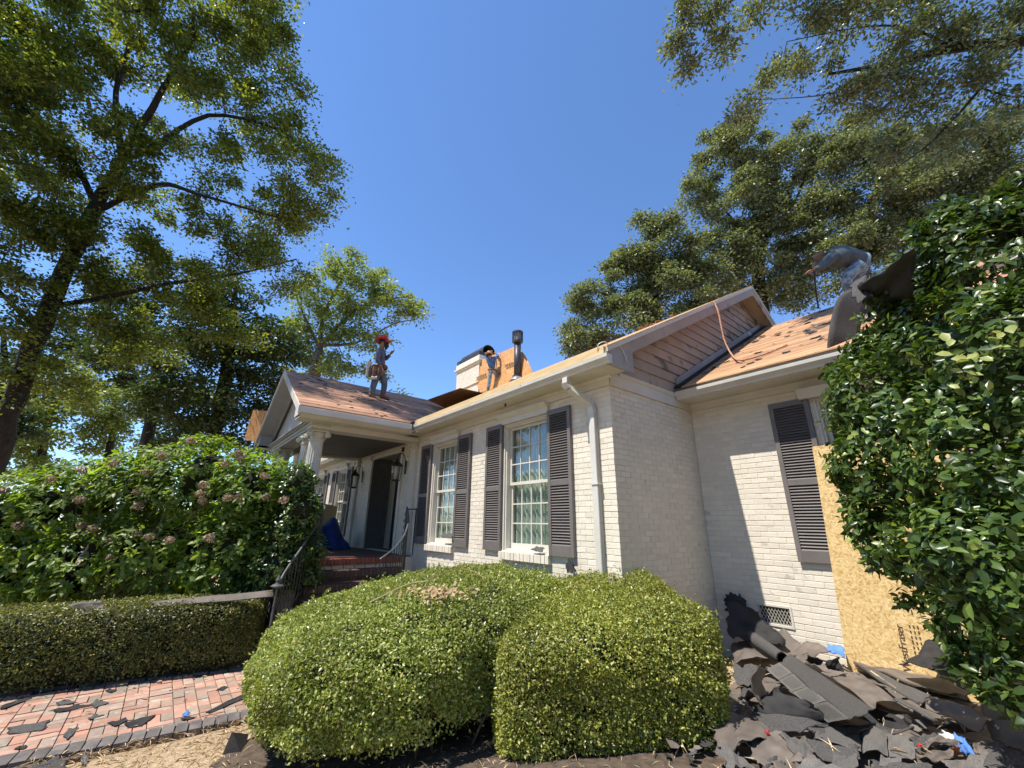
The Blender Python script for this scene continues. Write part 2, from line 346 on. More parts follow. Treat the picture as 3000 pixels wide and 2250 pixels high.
# the ground dips under the brick path so nothing pokes through
Z = np.where((X > -8.3) & (X < -5.3), Z-.05, Z)
V = np.stack([X, Y, Z], -1).reshape(-1, 3); nx, ny = X.shape
I = np.arange(nx*ny).reshape(nx, ny)
F = np.stack([I[:-1, :-1], I[1:, :-1], I[1:, 1:], I[:-1, 1:]], -1).reshape(-1, 4)
ground = link(npmesh('ground', V, F, True), 'ground', STRAWG, None, 'structure')

# ================================================================ HOUSE
house = thing('brick_house', 'single-storey white painted brick house with dark shutters and stripped roof', 'house', (-8, 6, 0))
def rects_minus(x0, x1, holes):   # 1-D interval minus holes
    out = [(x0, x1)]
    for a, b in holes:
        nxt = []
        for p, q in out:
            if b <= p or a >= q: nxt.append((p, q)); continue
            if a > p: nxt.append((p, a))
            if b < q: nxt.append((b, q))
        out = nxt
    return out
CH, BL, J = .0677, .203, .0095
WIN = [(-7.66, -6.68), (-5.28, -4.22), (-14.04, -13.06), (-16.50, -15.44)]
WZ = (1.47, 3.40)
DOOR = (-11.14, -9.20, 1.22, 3.50)
holesF = [(a, b, WZ[0]-.11, WZ[1]) for a, b in WIN]+[DOOR]
holesW = [(-1.50, -.45, 1.36, 3.40), (-2.57, -2.21, .735, .93)]
def bricks(u0, u1, z0, z1, holes, off):
    out = []; k = 0; z = z0
    while z < z1-.02:
        zt = min(z+CH, z1); u = u0-(off if k % 2 else 0)-((k*37) % 5)*.004
        hs = [(a, b) for a, b, c, d in holes if c < z+CH*.6 and d > z+CH*.4]
        while u < u1:
            for p, q in rects_minus(max(u, u0), min(u+BL, u1), hs):
                if q-p > .03: out.append((p, q, z+J*.5, zt-J*.5))
            u += BL
        z = zt; k += 1
    return out
allb = []
for (a, b, c, d) in bricks(-17.6, XS, .04, 3.55, holesF, BL/2): allb.append(('F', a, b, c, d))
for (a, b, c, d) in bricks(YF, YW, .04, 3.55, [], BL/2): allb.append(('S', a, b, c, d))
for (a, b, c, d) in bricks(XS, 3.2, .04, 3.55, holesW, BL/2): allb.append(('W', a, b, c, d))
def bcen(b):
    t, a, c, z0, z1 = b
    u = (a+c)/2; z = (z0+z1)/2
    return {'F': (u, YF, z), 'S': (XS, u, z), 'W': (u, YW, z)}[t]
def bscore(b):
    p = bcen(b); x, y = px(p); t, a, c, z0, z1 = b
    if not (0 < x < 2212 and 0 < y < 1659): return 0
    if t == 'W' and p[0] > -1.6: return 0
    if p[2] < 1.30 and t != 'W': return 0
    q = {'F': [(a, YF, z0), (c, YF, z0), (c, YF, z1)], 'S': [(XS, a, z0), (XS, c, z0), (XS, c, z1)], 'W': [(a, YW, z0), (c, YW, z0), (c, YW, z1)]}[t]
    q = [np.array(px(k)) for k in q]; e1 = q[1]-q[0]; e2 = q[2]-q[1]
    return abs(e1[0]*e2[1]-e1[1]*e2[0])
order = sorted(range(len(allb)), key=lambda i: -bscore(allb[i]))
single = set(order[:300])
# mortar backing walls (5 mm behind the brick faces)
walls = {}
m = MB()
for zz0, zz1, hs in ((0, 1.22, []), (1.22, 1.36, [DOOR[:2]]), (1.36, 3.40, [DOOR[:2]]+WIN), (3.40, 3.50, [DOOR[:2]]), (3.50, 3.68, [])):
    for p, q in rects_minus(-17.6, XS-.006, hs): m.box((p, YF+.004, zz0), (q, YF+.25, zz1))
walls['F'] = m.build('wall', MORTAR, house)
walls['S'] = MB().box((XS-.20, YF+.252, 0), (XS-.004, YW+.2, 3.68)).build('wall', MORTAR, house)
m = MB()
for zz0, zz1, hs in ((0, .735, []), (.735, .93, [(-2.57, -2.21)]), (.93, 1.36, []), (1.36, 3.40, [(-1.50, -.45)]), (3.40, 3.66, [])):
    for p, q in rects_minus(XS+.0, 3.2, hs): m.box((p, YW+.004, zz0), (q, YW+.2, zz1))
walls['W'] = m.build('wall', MORTAR, house)
def brickbox(t, a, b, c, d, r):
    e = r.uniform(-.0012, .0012); w0 = .003; g = .0028
    if t == 'F': return (a+g, YF-e, c), (b-g if b < XS-.001 else b, YF+.05, d)
    if t == 'S': return (XS-.05, (a+g if a > YF+.001 else a+.052), c), (XS+e, b-g, d)
    return (a+g, YW-e, c), (b-g, YW+.05, d)
br = random.Random(3); rest = MB(); cache = {}
def boxmesh(sz):
    key = tuple(round(s, 3) for s in sz)
    if key not in cache:
        h = [s/2 for s in sz]; bm = bmesh.new(); bmesh.ops.create_cube(bm, size=1, matrix=Matrix.Diagonal((sz[0], sz[1], sz[2], 1)))
        bmesh.ops.bevel(bm, geom=[e for e in bm.edges], offset=.0018, segments=1, affect='EDGES')
        me = bpy.data.meshes.new('brick'); bm.to_mesh(me); bm.free(); cache[key] = me
    return cache[key]
def place_box(lo, hi, name, m, parent, rotz=0):
    c = [(a+b)/2 for a, b in zip(lo, hi)]; sz = [b-a for a, b in zip(lo, hi)]
    me = boxmesh(sz)
    key = (me.name, m.name)
    if len(me.materials) == 0: me.materials.append(m)
    elif me.materials[0] != m:
        k2 = ('m',)+tuple(round(s, 3) for s in sz)+(m.name,)
        if k2 not in cache: me2 = me.copy(); me2.materials.clear(); me2.materials.append(m); cache[k2] = me2
        me = cache[k2]
    o = bpy.data.objects.new(name, me); COL.objects.link(o); o.parent = parent
    o3 = origin(parent); o.location = (c[0]-o3[0], c[1]-o3[1], c[2]-o3[2]); o.rotation_euler[2] = rotz
    return o
for i, b in enumerate(allb):
    lo, hi = brickbox(*b, br)
    if i in single: place_box(lo, hi, 'brick', PAINT, walls[b[0]])
    else: rest.box(lo, hi)
rest.build('brickwork', PAINT, house, kind='stuff')

# --- windows
def window(x0, x1, z0, z1, yp, ncol=4, near=True, curtain=True):
    """yp = wall plane; window recessed behind it"""
    f = MB(); t = .055
    f.box((x0+.001, yp+.02, z0), (x0+t, yp+.16, z1-.002)); f.box((x1-t, yp+.02, z0), (x1-.001, yp+.16, z1-.002)); f.box((x0+t, yp+.02, z1-t), (x1-t, yp+.16, z1-.002))
    f.box((x0+t, yp+.03, z0), (x1-t, yp+.18, z0+.035))
    # outer stepped moulding
    f.box((x0+.001, yp-.004, z0+.001), (x0+.028, yp+.018, z1-.002)); f.box((x1-.028, yp-.004, z0+.001), (x1-.001, yp+.018, z1-.002)); f.box((x0+.028, yp-.004, z1-.028), (x1-.028, yp+.018, z1-.002))
    win = f.build('window', TRIM, house, bevel=.003 if near else 0)
    a, b = x0+t+.002, x1-t-.002; zm = z0+(z1-z0)*.507
    mu = MB()
    for (s0, s1, yy) in ((z0+.037, zm+.02, yp+.115), (zm-.02, z1-t-.002, yp+.085)):
        sa = MB(); st = .042
        sa.box((a, yy, s0), (a+st, yy+.032, s1)); sa.box((b-st, yy, s0), (b, yy+.032, s1))
        sb = .075 if s0 < zm-.1 else .045
        sa.box((a+st, yy, s0), (b-st, yy+.032, s0+sb)); sa.box((a+st, yy, s1-.04), (b-st, yy+.032, s1))
        sash = sa.build('sash', TRIM, win)
        ga, gb, g0, g1 = a+st, b-st, s0+sb, s1-.04
        cw = (gb-ga)/ncol; rh = (g1-g0)/3
        for k in range(1, ncol): mu.box((ga+k*cw-.009, yy+.003, g0), (ga+k*cw+.009, yy+.027, g1))
        for k in range(1, 3):
            for c in range(ncol): mu.box((ga+c*cw+(.009 if c else 0), yy+.004, g0+k*rh-.009), (ga+(c+1)*cw-(.009 if c < ncol-1 else 0), yy+.026, g0+k*rh+.009))
        for c in range(ncol):
            for k in range(3):
                e = .0085
                lo = (ga+c*cw+e, yy+.014+.0006*((c+k) % 2), g0+k*rh+e); hi = (ga+(c+1)*cw-e, yy+.017+.0006*((c+k) % 2), g0+(k+1)*rh-e)
                MB().box(lo, hi).build('pane', GLASS, win)
    mu.build('muntin', TRIM, win)
    if curtain:
        n = 140; V = []; Fc = []
        for i in range(n+1):
            u = i/n; xx = a+(b-a)*u; fold = .034*math.sin(u*2*math.pi*9+.8*math.sin(u*9))+.010*math.sin(u*51)
            V += [(xx, yp+.21+fold*1.1, z0+.04), (xx+.01*math.sin(u*30), yp+.21+fold*.8, (z0+z1)/2), (xx, yp+.21+fold*.6, z1)]
        for i in range(n): Fc += [(3*i, 3*i+3, 3*i+4, 3*i+1), (3*i+1, 3*i+4, 3*i+5, 3*i+2)]
        MB().add(V, Fc).build('curtain', CURTAIN, win, smooth=True)
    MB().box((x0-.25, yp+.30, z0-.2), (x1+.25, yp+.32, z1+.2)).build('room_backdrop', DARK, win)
    return win
wins = [window(a, b, WZ[0], WZ[1], YF, 4, True) for a, b in WIN[:2]]+[window(a, b, WZ[0], WZ[1], YF, 4, False) for a, b in WIN[2:]]
window(-1.50, -.45, WZ[0], WZ[1], YW, 4, True)
def header(x0, x1, z0, yp):
    h = MB(); a, b = x0-.13, x1+.04 if False else x1+.02
    h.prism([(a+.06, yp-.002, z0+.002), (a+.06, yp-.05, z0+.002), (a+.06, yp-.05, z0+.085), (a+.06, yp-.075, z0+.105), (a+.06, yp-.11, z0+.135), (a+.06, yp-.115, z0+.158), (a+.06, yp-.002, z0+.158)], (b-a-.06, 0, 0))
    return h.build('window_head', TRIM, house, bevel=.002)
for a, b in WIN: header(a-.02, b, WZ[1], YF)
hd = MB(); hd.prism([(-1.62, YW-.002, 3.402), (-1.62, YW-.10, 3.402), (-1.62, YW-.16, 3.52), (-1.62, YW-.002, 3.53)], (1.3, 0, 0)); hd.build('window_head', TRIM, house)
def sill(x0, x1, yp):
    n = int(round((x1-x0)/.072)); s = MB().box((x0, yp+.0055, 1.362), (x1, yp+.24, 1.458)).build('window_sill', MORTAR, house)
    w = (x1-x0)/n
    for k in range(n):
        place_box((x0+k*w+.003, yp-.07+.003*((k*7) % 3), 1.36), (x0+(k+1)*w-.003, yp+.055, 1.464), 'brick', PAINT, s)
    MB().prism([(x0+.003, yp-.02, 1.466), (x0+.003, yp+.10, 1.466), (x0+.003, yp+.10, 1.495), (x0+.003, yp-.02, 1.478)], (x1-x0-.006, 0, 0)).build('sill_board', TRIM, s)
sill(-5.29, -4.21, YF); sill(-7.67, -6.67, YF); sill(-14.05, -13.05, YF); sill(-16.5, -15.44, YF)

# --- shutters
def shutter(x0, x1, yp, near=True, rz=0.0):
    z0, z1 = 1.465, 3.425; f = MB(); st = .055; y0, y1 = yp-.052, yp-.012
    zr = z0+(z1-z0)*.47
    f.box((x0, y0, z0), (x0+st, y1, z1)); f.box((x1-st, y0, z0), (x1, y1, z1))
    for a, b in ((z0, z0+.13), (zr-.035, zr+.035), (z1-.075, z1)): f.box((x0+st, y0+.002, a), (x1-st, y1-.002, b))
    sh = f.build('shutter', SHUT, house, bevel=.002)
    tilt = MB(); me = None
    for a, b in ((z0+.13, zr-.035), (zr+.035, z1-.075)):
        n = int((b-a)/.0345); h = (b-a)/n
        for k in range(n):
            z = a+(k+.5)*h; zz = .0155
            P = [(x0+st, y0+.004, z-zz), (x0+st, y0+.009, z-zz-.004), (x0+st, y1-.002, z+zz-.006), (x0+st, y1-.006, z+zz)]
            if near:
                if me is None:
                    c = z; q = MB().prism([(0, p[1]-yp, p[2]-c) for p in P], (x1-x0-2*st, 0, 0))
                    me = bpy.data.meshes.new('slat'); me.from_pydata(q.v, [], q.f); me.materials.append(SHUT); me.validate()
                o = bpy.data.objects.new('slat', me); COL.objects.link(o); o.parent = sh
                o3 = origin(house); o.location = (x0+st-o3[0], yp-o3[1], z-o3[2])
            else: tilt.prism(P, (x1-x0-2*st, 0, 0))
    if not near: tilt.build('slat', SHUT, sh, kind='stuff')
    MB().box((x0+.01, yp-.011, z0+.05), (x1-.01, yp-.006, z1-.05)).build('shutter_backing', DARK, sh)
    return sh
for a, b in ((-8.15, -7.69), (-6.67, -6.215), (-5.73, -5.285), (-4.215, -3.765)): shutter(a, b, YF)
for a, b in ((-13.03, -12.57), (-14.51, -14.05), (-15.44, -14.99), (-16.96, -16.51)): shutter(a, b, YF, False)
shutter(-2.00, -1.54, YW); shutter(-.42, .04, YW, False)

# --- friezes, soffits, gutters
fr = MB()
fr.box((-17.6, YF-.022, 3.552), (XS+.022, YF-.001, 3.64)); fr.prism([(-17.6, YF-.001, 3.641), (-17.6, YF-.024, 3.641), (-17.6, YF-.05, ZSF-.002), (-17.6, YF-.001, ZSF-.002)], (-XS*-1+17.6+.05, 0, 0))
fr.build('frieze', TRIM, house, bevel=.002)
fr = MB(); fr.box((XS+.001, YF-.018, 3.55), (XS+.022, YW-.024, 3.77)); fr.prism([(XS+.0225, YF+.18, 3.741), (XS+.05, YF+.18, 3.741), (XS+.03, YF+.18, 3.705), (XS+.0225, YF+.18, 3.705)], (0, YW-YF-.65, 0)); fr.build('frieze', TRIM, house)
fr = MB(); fr.box((XS+.024, YW-.022, 3.552), (3.2, YW-.001, 3.61)); fr.prism([(XS+.024, YW-.001, 3.611), (XS+.024, YW-.024, 3.611), (XS+.024, YW-.055, ZWF-.002), (XS+.024, YW-.001, ZWF-.002)], (6.2, 0, 0)); fr.build('frieze', TRIM, house)
MB().box((-17.9, 3.79, ZSF), (-2.86, YF+.02, ZSF+.015)).build('soffit', TRIM, house)
MB().box((XS+.026, 5.71, ZWF), (3.4, YW+.02, ZWF+.015)).build('soffit', TRIM, house)
MB().box((-17.9, 3.765, ZSF-.005), (-2.86, 3.788, 3.87)).build('fascia', TRIM, house)
MB().box((XS+.03, 5.685, ZWF-.005), (3.4, 5.708, 3.84)).build('fascia', TRIM, house)
def gutter(x0, x1, yb, zb, name='gutter'):
    # open K-style trough, 3 mm metal
    o = [(yb, zb+.115), (yb, zb+.004), (yb-.052, zb+.002), (yb-.062, zb+.03), (yb-.085, zb+.055), (yb-.10, zb+.075), (yb-.104, zb+.118), (yb-.088, zb+.12)]
    i = [(yb-.088, zb+.117), (yb-.099, zb+.114), (yb-.096, zb+.076), (yb-.082, zb+.058), (yb-.058, zb+.033), (yb-.049, zb+.007), (yb-.004, zb+.009), (yb-.004, zb+.115)]
    g = MB().prism([(x0, y, z) for y, z in o+i], (x1-x0, 0, 0))
    for xe in (x0-.002, x1): g.prism([(xe, y, z) for y, z in o], (.002, 0, 0))
    return g.build(name, GUTTER, house)
gutter(-7.88, -2.80, 3.764, ZSF-.002); gutter(XS+.04, 3.4, 5.684, ZWF-.002); gutter(-17.9, -12.84, 3.764, ZSF-.002)
for k in range(12):
    pass
# downspout with elbows
ds = MB(); W2 = .052
def rectpipe(mb, pts, w, d):
    for (p, q) in zip(pts[:-1], pts[1:]):
        p = np.array(p); q = np.array(q); t = q-p; ex = np.array([w/2, 0, 0])
        s = np.cross(t/np.linalg.norm(t), [1, 0, 0]); s = s/np.linalg.norm(s)*d/2
        mb.hexa([p-ex-s, p+ex-s, p+ex+s, p-ex+s, q-ex-s, q+ex-s, q+ex+s, q-ex+s])
path = [(-3.52, 3.725, 3.682), (-3.52, 3.72, 3.60), (-3.50, 3.75, 3.54), (-3.44, 3.86, 3.45), (-3.385, 3.965, 3.38), (-3.36, 4.01, 3.31), (-3.36, 4.022, 3.22)]
rectpipe(ds, path, .088, .07)
ds.box((-3.404, 3.990, 1.10), (-3.316, 4.062, 3.222))
for k in range(4): ds.box((-3.316, 3.996+k*.016, 1.10), (-3.312, 4.003+k*.016, 3.22))
for k in range(7): p = path[1]; ds.box((-3.576+.001*k, 3.676+.004*k, 3.60-.011*k), (-3.464+.001*k, 3.68+.004*k, 3.604-.011*k))
dsp = ds.build('downspout', GUTTER, house, bevel=.003)
MB().box((-3.425, 3.978, 2.32), (-3.298, 4.066, 2.345)).build('strap', GUTTER, dsp)

# --- main roof
R0, R1 = -17.9, -2.83
rf = MB(); T = .03
yr, zr = 8.95, mroof(8.95)
rf.prism([(R0, 3.70, mroof(3.70)-.05), (R0, yr, zr-.05), (R0, 14.2, mroof(14.2)-.05), (R0, 14.2, mroof(14.2)-.14), (R0, yr, zr-.14), (R0, 3.79, mroof(3.79)-.14), (R0, 3.70, mroof(3.70)-.09)], (R1-R0, 0, 0))
roof = rf.build('roof', TRIMW, house)
# sheathing boards along x, front slope (clipped where the porch roof joins) and back slope
def slopeboards(parent, m, n0, n1, wd, zf, x0f, x1f, th=.02, name='plank', gap=.006, two=False):
    y = n0; k = 0
    while y < n1-.02:
        ya, yb = y+gap/2, min(y+wd, n1)-gap/2; e = random.uniform(0, .003)
        xa, xb = x0f((ya+yb)/2), x1f((ya+yb)/2)
        segs = [(xa, xb)]
        if two:
            c = xa+(xb-xa)*random.uniform(.25, .75); segs = [(xa, c-.003), (c+.003, xb)]
        for a, b in segs:
            MB().hexa([(a, ya, zf(ya)-th), (b, ya, zf(ya)-th), (b, yb, zf(yb)-th), (a, yb, zf(yb)-th), (a, ya, zf(ya)+e), (b, ya, zf(ya)+e), (b, yb, zf(yb)+e), (a, yb, zf(yb)+e)]).build(name, m, parent)
        y += wd; k += 1
def main_x0(y): return R0
slopeboards(roof, PLANKM, 3.72, 8.94, .20, mroof, main_x0, lambda y: R1+.0, two=False)
MB().prism([(R0, 8.96, mroof(8.96)-.045), (R0, 14.19, mroof(14.19)-.045), (R0, 14.19, mroof(14.19)), (R0, 8.96, mroof(8.96))], (R1-R0, 0, 0)).build('back_slope', PLANKM, roof)
MB().box((-7.86, 3.676, 3.806), (R1-.02, 3.70, mroof(3.69)+.004)).build('edge_board', YELLOW, roof)
MB().box((-17.9, 3.676, 3.806), (-12.86, 3.70, mroof(3.69)+.004)).build('edge_board', YELLOW, roof)
# rake boards and gable
def rake(x, y0, y1, up, dn, th, m, name, zf=mroof):
    # board following the slope, in plane x, thickness th toward -x
    return MB().hexa([(x-th, y0, zf(y0)-dn), (x, y0, zf(y0)-dn), (x, y1, zf(y1)-dn), (x-th, y1, zf(y1)-dn), (x-th, y0, zf(y0)+up), (x, y0, zf(y0)+up), (x, y1, zf(y1)+up), (x-th, y1, zf(y1)+up)]).build(name, m, house)
rake(R1+.004, 3.72, yr, -.025, .24, .03, SIDING, 'rake_board'); rake(R1+.004, yr, 14.0, -.025, .24, .03, SIDING, 'rake_board')
rake(R1+.022, 3.70, yr, -.022, .075, .016, TRIM, 'rake_trim'); rake(R1+.022, yr, 14.0, -.022, .075, .016, TRIM, 'rake_trim')
# boxed eave return at the corner
MB().prism([(R1-.03, 3.77, ZSF-.004), (R1-.03, 4.23, ZSF-.004), (R1-.03, 4.23, mroof(4.23)-.20), (R1-.03, 3.77, mroof(3.77)-.06)], (.036, 0, 0)).build('eave_return', TRIMW, house)
# rake soffit between gable wall and rake board
for ya, yb in ((4.2, yr), (yr, 13.9)):
    MB().hexa([(XS-.01, ya, mroof(ya)-.20), (R1-.028, ya, mroof(ya)-.20), (R1-.028, yb, mroof(yb)-.20), (XS-.01, yb, mroof(yb)-.20), (XS-.01, ya, mroof(ya)-.185), (R1-.028, ya, mroof(ya)-.185), (R1-.028, yb, mroof(yb)-.185), (XS-.01, yb, mroof(yb)-.185)]).build('rake_soffit', SIDING, house)
    s = 1 if ya < yr else -1
    MB().hexa([(XS+.016, ya, mroof(ya)-.26), (XS+.04, ya, mroof(ya)-.26), (XS+.04, yb-.03*s if s > 0 else yb, mroof(yb-.03*s)-.26), (XS+.016, yb-.03*s if s > 0 else yb, mroof(yb-.03*s)-.26),
               (XS+.016, ya, mroof(ya)-.202), (XS+.04, ya, mroof(ya)-.202), (XS+.04, yb-.03*s if s > 0 else yb, mroof(yb-.03*s)-.202), (XS+.016, yb-.03*s if s > 0 else yb, mroof(yb-.03*s)-.202)]).build('gable_trim', SIDING, house)
# gable wall and lap siding boards
gab = MB().prism([(XS-.12, YF+.1, 3.70), (XS-.12, 13.8, 3.70), (XS-.12, 13.8, mroof(13.8)-.25), (XS-.12, yr, zr-.22), (XS-.12, YF+.1, mroof(YF+.1)-.22)], (.09, 0, 0)).build('gable_wall', SIDING, house)
z = 3.775; EX = .165
while z < zr-.25:
    zt = min(z+EX, zr-.24)
    def ylo(zz): return 3.70+(zz+.21-3.90)/PIT
    def yhi(zz): return min(2*yr-ylo(zz), 13.6)
    a0, a1 = max(ylo(z), YF+.15), max(ylo(zt), YF+.15)
    # tapered lap: thick at the bottom, thin at the top
    P = [(XS-.028, a0, z), (XS+.018, a0, z), (XS+.018, yhi(z), z), (XS-.028, yhi(z), z), (XS-.028, a1, zt), (XS-.004, a1, zt), (XS-.004, yhi(zt), zt), (XS-.028, yhi(zt), zt)]
    MB().hexa(P).build('siding_board', SIDING, gab)
    z += EX
# small light box on the gable
gb = MB(); c = on(1620, 727, 0, XS+.03); gb.box((XS+.02, c[1]-.09, c[2]-.09), (XS+.05, c[1]+.09, c[2]+.09)); gb.lathe([(.04, 0), (.04, .02)], (XS+.06, c[1], c[2]), 10)
gb.build('mounting_block', TRIM, house, bevel=.004)
# flashing where the wing roof meets the gable
fl = MB(); fl.hexa([(XS+.02, 5.62, wroof(5.62)+.002), (XS+.17, 5.62, wroof(5.62)+.004), (XS+.17, 10.1, wroof(10.1)+.004), (XS+.02, 10.1, wroof(10.1)+.002), (XS+.02, 5.62, wroof(5.62)+.02), (XS+.17, 5.62, wroof(5.62)+.012), (XS+.17, 10.1, wroof(10.1)+.012), (XS+.02, 10.1, wroof(10.1)+.02)])
fl.build('flashing', FELT, house)
fl = MB(); fl.hexa([(XS+.021, 5.7, wroof(5.7)+.025), (XS+.045, 5.7, wroof(5.7)+.025), (XS+.045, 10.0, wroof(10.0)+.025), (XS+.021, 10.0, wroof(10.0)+.025), (XS+.021, 5.7, wroof(5.7)+.13), (XS+.045, 5.7, wroof(5.7)+.13), (XS+.045, 10.0, wroof(10.0)+.13), (XS+.021, 10.0, wroof(10.0)+.13)])
fl.build('skirt_trim', TRIMW, house)

# --- wing roof
WR = 9.55
wr = MB().prism([(XS, 5.62, wroof(5.62)-.03), (XS, WR, wroof(WR)-.03), (XS, 13.5, wroof(WR)-PIT*(13.5-WR)-.03), (XS, 13.5, wroof(WR)-PIT*(13.5-WR)-.12), (XS, WR, wroof(WR)-.12), (XS, 5.72, wroof(5.72)-.12)], (6.6, 0, 0)).build('roof', TRIMW, house)
slopeboards(wr, PLANKW, 5.60, WR, .125, wroof, lambda y: XS+.15, lambda y: 3.5, two=True, gap=.012)

# --- porch
pc = thing('entrance_porch', 'columned entrance porch with gabled plank roof and brick steps', 'porch', (PX, 3, 0))
def porchboards(side):
    n = 15; x_e, x_r = PX+side*2.46, PX
    sl = MB()
    for k in range(n):
        a, b = k/n, (k+1)/n; xa, xb = x_e+(x_r-x_e)*a, x_e+(x_r-x_e)*b
        g = .016/2.46; xa2 = x_e+(x_r-x_e)*(a+g); za, zb = proof(xa2), proof(xb)
        yb0 = lambda zz: 3.70+(zz-3.90)/PIT
        e = random.uniform(0, .010)
        MB().hexa([(xa2, 1.46, za-.022), (xb, 1.46, zb-.022), (xb, yb0(zb), zb-.022), (xa2, yb0(za), za-.022), (xa2, 1.46, za+e), (xb, 1.46, zb+e), (xb, yb0(zb), zb+e), (xa2, yb0(za), za+e)]).build('plank', PLANKP, proofo)
proofo = MB().prism([(PX-2.46, 1.47, proof(PX-2.46)-.03), (PX, 1.47, PZ-.03), (PX+2.46, 1.47, proof(PX+2.46)-.03), (PX+2.40, 1.47, proof(PX+2.46)-.10), (PX, 1.47, PZ-.12), (PX-2.40, 1.47, proof(PX-2.46)-.10)], (0, 2.1, 0)).build('roof', TRIMW, pc)
porchboards(1); porchboards(-1)
# fill between porch rafters and main roof so no light leaks
MB().prism([(PX-2.2, 3.58, 3.87), (PX, 3.58, PZ-.1), (PX+2.2, 3.58, 3.87)], (0, .1, 0)).build('roof_filler', DARK, pc)
for s in (1, -1):
    xe = PX+s*2.46
    # fascia, crown and soffit of the eave
    MB().box((min(xe-.035*s, xe), 1.47, 3.70), (max(xe-.035*s, xe), 3.64, 3.815)).build('fascia', TRIM, pc, bevel=.004)
    MB().prism([(xe-.036*s, 1.50, 3.69), (xe-.036*s, 1.50, 3.74), (xe-.14*s, 1.50, 3.655), (xe-.47*s, 1.50, 3.655), (xe-.47*s, 1.50, 3.64), (xe-.13*s, 1.50, 3.64)], (0, 2.2, 0)).build('crown_moulding', TRIM, pc)
    MB().box((min(xe-.036*s, xe-.5*s), 1.51, 3.70), (max(xe-.036*s, xe-.5*s), 3.74, 3.72)).build('soffit', TRIM, pc)
    # rakes
    for (y0, y1, dn, up, m_, nm) in ((1.44, 1.468, .15, -.002, TRIM, 'rake_board'), (1.469, 1.80, .15, -.10, PORCHGREY, 'rake_soffit')):
        xe_ = xe; xe = xe-(.04*s if nm == 'rake_soffit' else 0)
        MB().hexa([(xe, y0, proof(xe)-dn), (xe, y1, proof(xe)-dn), (PX, y1, PZ-dn), (PX, y0, PZ-dn), (xe, y0, proof(xe)-(-up)), (xe, y1, proof(xe)+up), (PX, y1, PZ+up), (PX, y0, PZ+up)]).build(nm, m_, pc); xe = xe_
    MB().hexa([(xe-.35*s, 1.775, proof(xe-.35*s)-.24), (xe-.35*s, 1.80, proof(xe-.35*s)-.24), (PX, 1.80, PZ-.24), (PX, 1.775, PZ-.24), (xe-.35*s, 1.775, proof(xe-.35*s)-.152), (xe-.35*s, 1.80, proof(xe-.35*s)-.152), (PX, 1.80, PZ-.152), (PX, 1.775, PZ-.152)]).build('raking_trim', PORCHGREY, pc)
    # side entablature
    xa, xb = sorted((PX+s*2.01, PX+s*1.66))
    e = MB(); e.box((xa, 1.80, 3.545), (xb, YF-.032, 3.645)); e.box((min(xb, xa)-(.015 if s < 0 else -.35+.0), 1.80, 3.60), (xa if s < 0 else xb+.015, YF-.03, 3.648)) if False else None
    e.build('beam', TRIM, pc, bevel=.003)
    # columns
for cx in (-8.56, -9.18, -11.54, -12.16):
    col_ = thing  # plain reference
    sh = [(.150, .12), (.148, .5), (.145, .9), (.138, 1.4), (.130, 1.9), (.126, 2.10), (.140, 2.115), (.140, 2.135), (.126, 2.15), (.124, 2.20)]
    c = MB().lathe(sh, (cx, 1.98, 1.22), 40, .011, (.13, 2.09)).build('column', TRIM, pc)
    b = MB().lathe([(.17, .05), (.185, .065), (.185, .085), (.165, .10), (.155, .12)], (cx, 1.98, 1.22), 24); b.box((cx-.19, 1.79, 1.222), (cx+.19, 2.17, 1.27)); b.build('base', TRIM, c)
    k = MB().lathe([(.128, 2.195), (.15, 2.225), (.165, 2.25), (.165, 2.262)], (cx, 1.98, 1.22), 24)
    k.box((cx-.175, 1.805, 3.49), (cx+.175, 2.155, 3.512)); k.box((cx-.155, 1.825, 3.505), (cx+.155, 2.135, 3.542))
    for sx in (-1, 1):
        for sy in (-1, 1):
            q = np.array([cx+sx*.155, 1.98+sy*.155, 3.44])
            d = np.array([sx, -sy, 0])/math.sqrt(2)
            k.tube([q-d*.035, q+d*.035], .05, 12); k.tube([q-d*.042, q+d*.042], .022, 8)
    k.build('capital', TRIM, c, bevel=0)
# front entablature and pediment wall
e = MB(); e.box((PX-2.004, 1.806, 3.549), (PX+2.004, 2.15, 3.60)); e.box((PX-2.03, 1.785, 3.602), (PX+2.03, 2.15, 3.66)); e.box((PX-2.12, 1.74, 3.662), (PX+2.12, 2.10, 3.685)); e.box((PX-2.16, 1.70, 3.687), (PX+2.16, 2.10, 3.72))
e.build('front_beam', PORCHGREY, pc, bevel=.003)
MB().prism([(PX-2.2, 1.86, 3.72), (PX+2.2, 1.86, 3.72), (PX+2.2, 1.86, proof(PX+2.2)-.14), (PX, 1.86, PZ-.14), (PX-2.2, 1.86, proof(PX-2.2)-.14)], (0, .05, 0)).build('pediment', PORCHGREY, pc)
for s in (1, -1):   # boxed eave ends
    xe = PX+s*2.44
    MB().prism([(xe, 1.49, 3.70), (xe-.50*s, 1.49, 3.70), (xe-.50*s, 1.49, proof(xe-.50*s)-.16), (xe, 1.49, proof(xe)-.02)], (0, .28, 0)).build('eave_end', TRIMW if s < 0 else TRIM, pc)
MB().box((PX-1.97, 2.16, 3.60), (PX+1.97, YF-.03, 3.62)).build('ceiling', CEIL, pc)
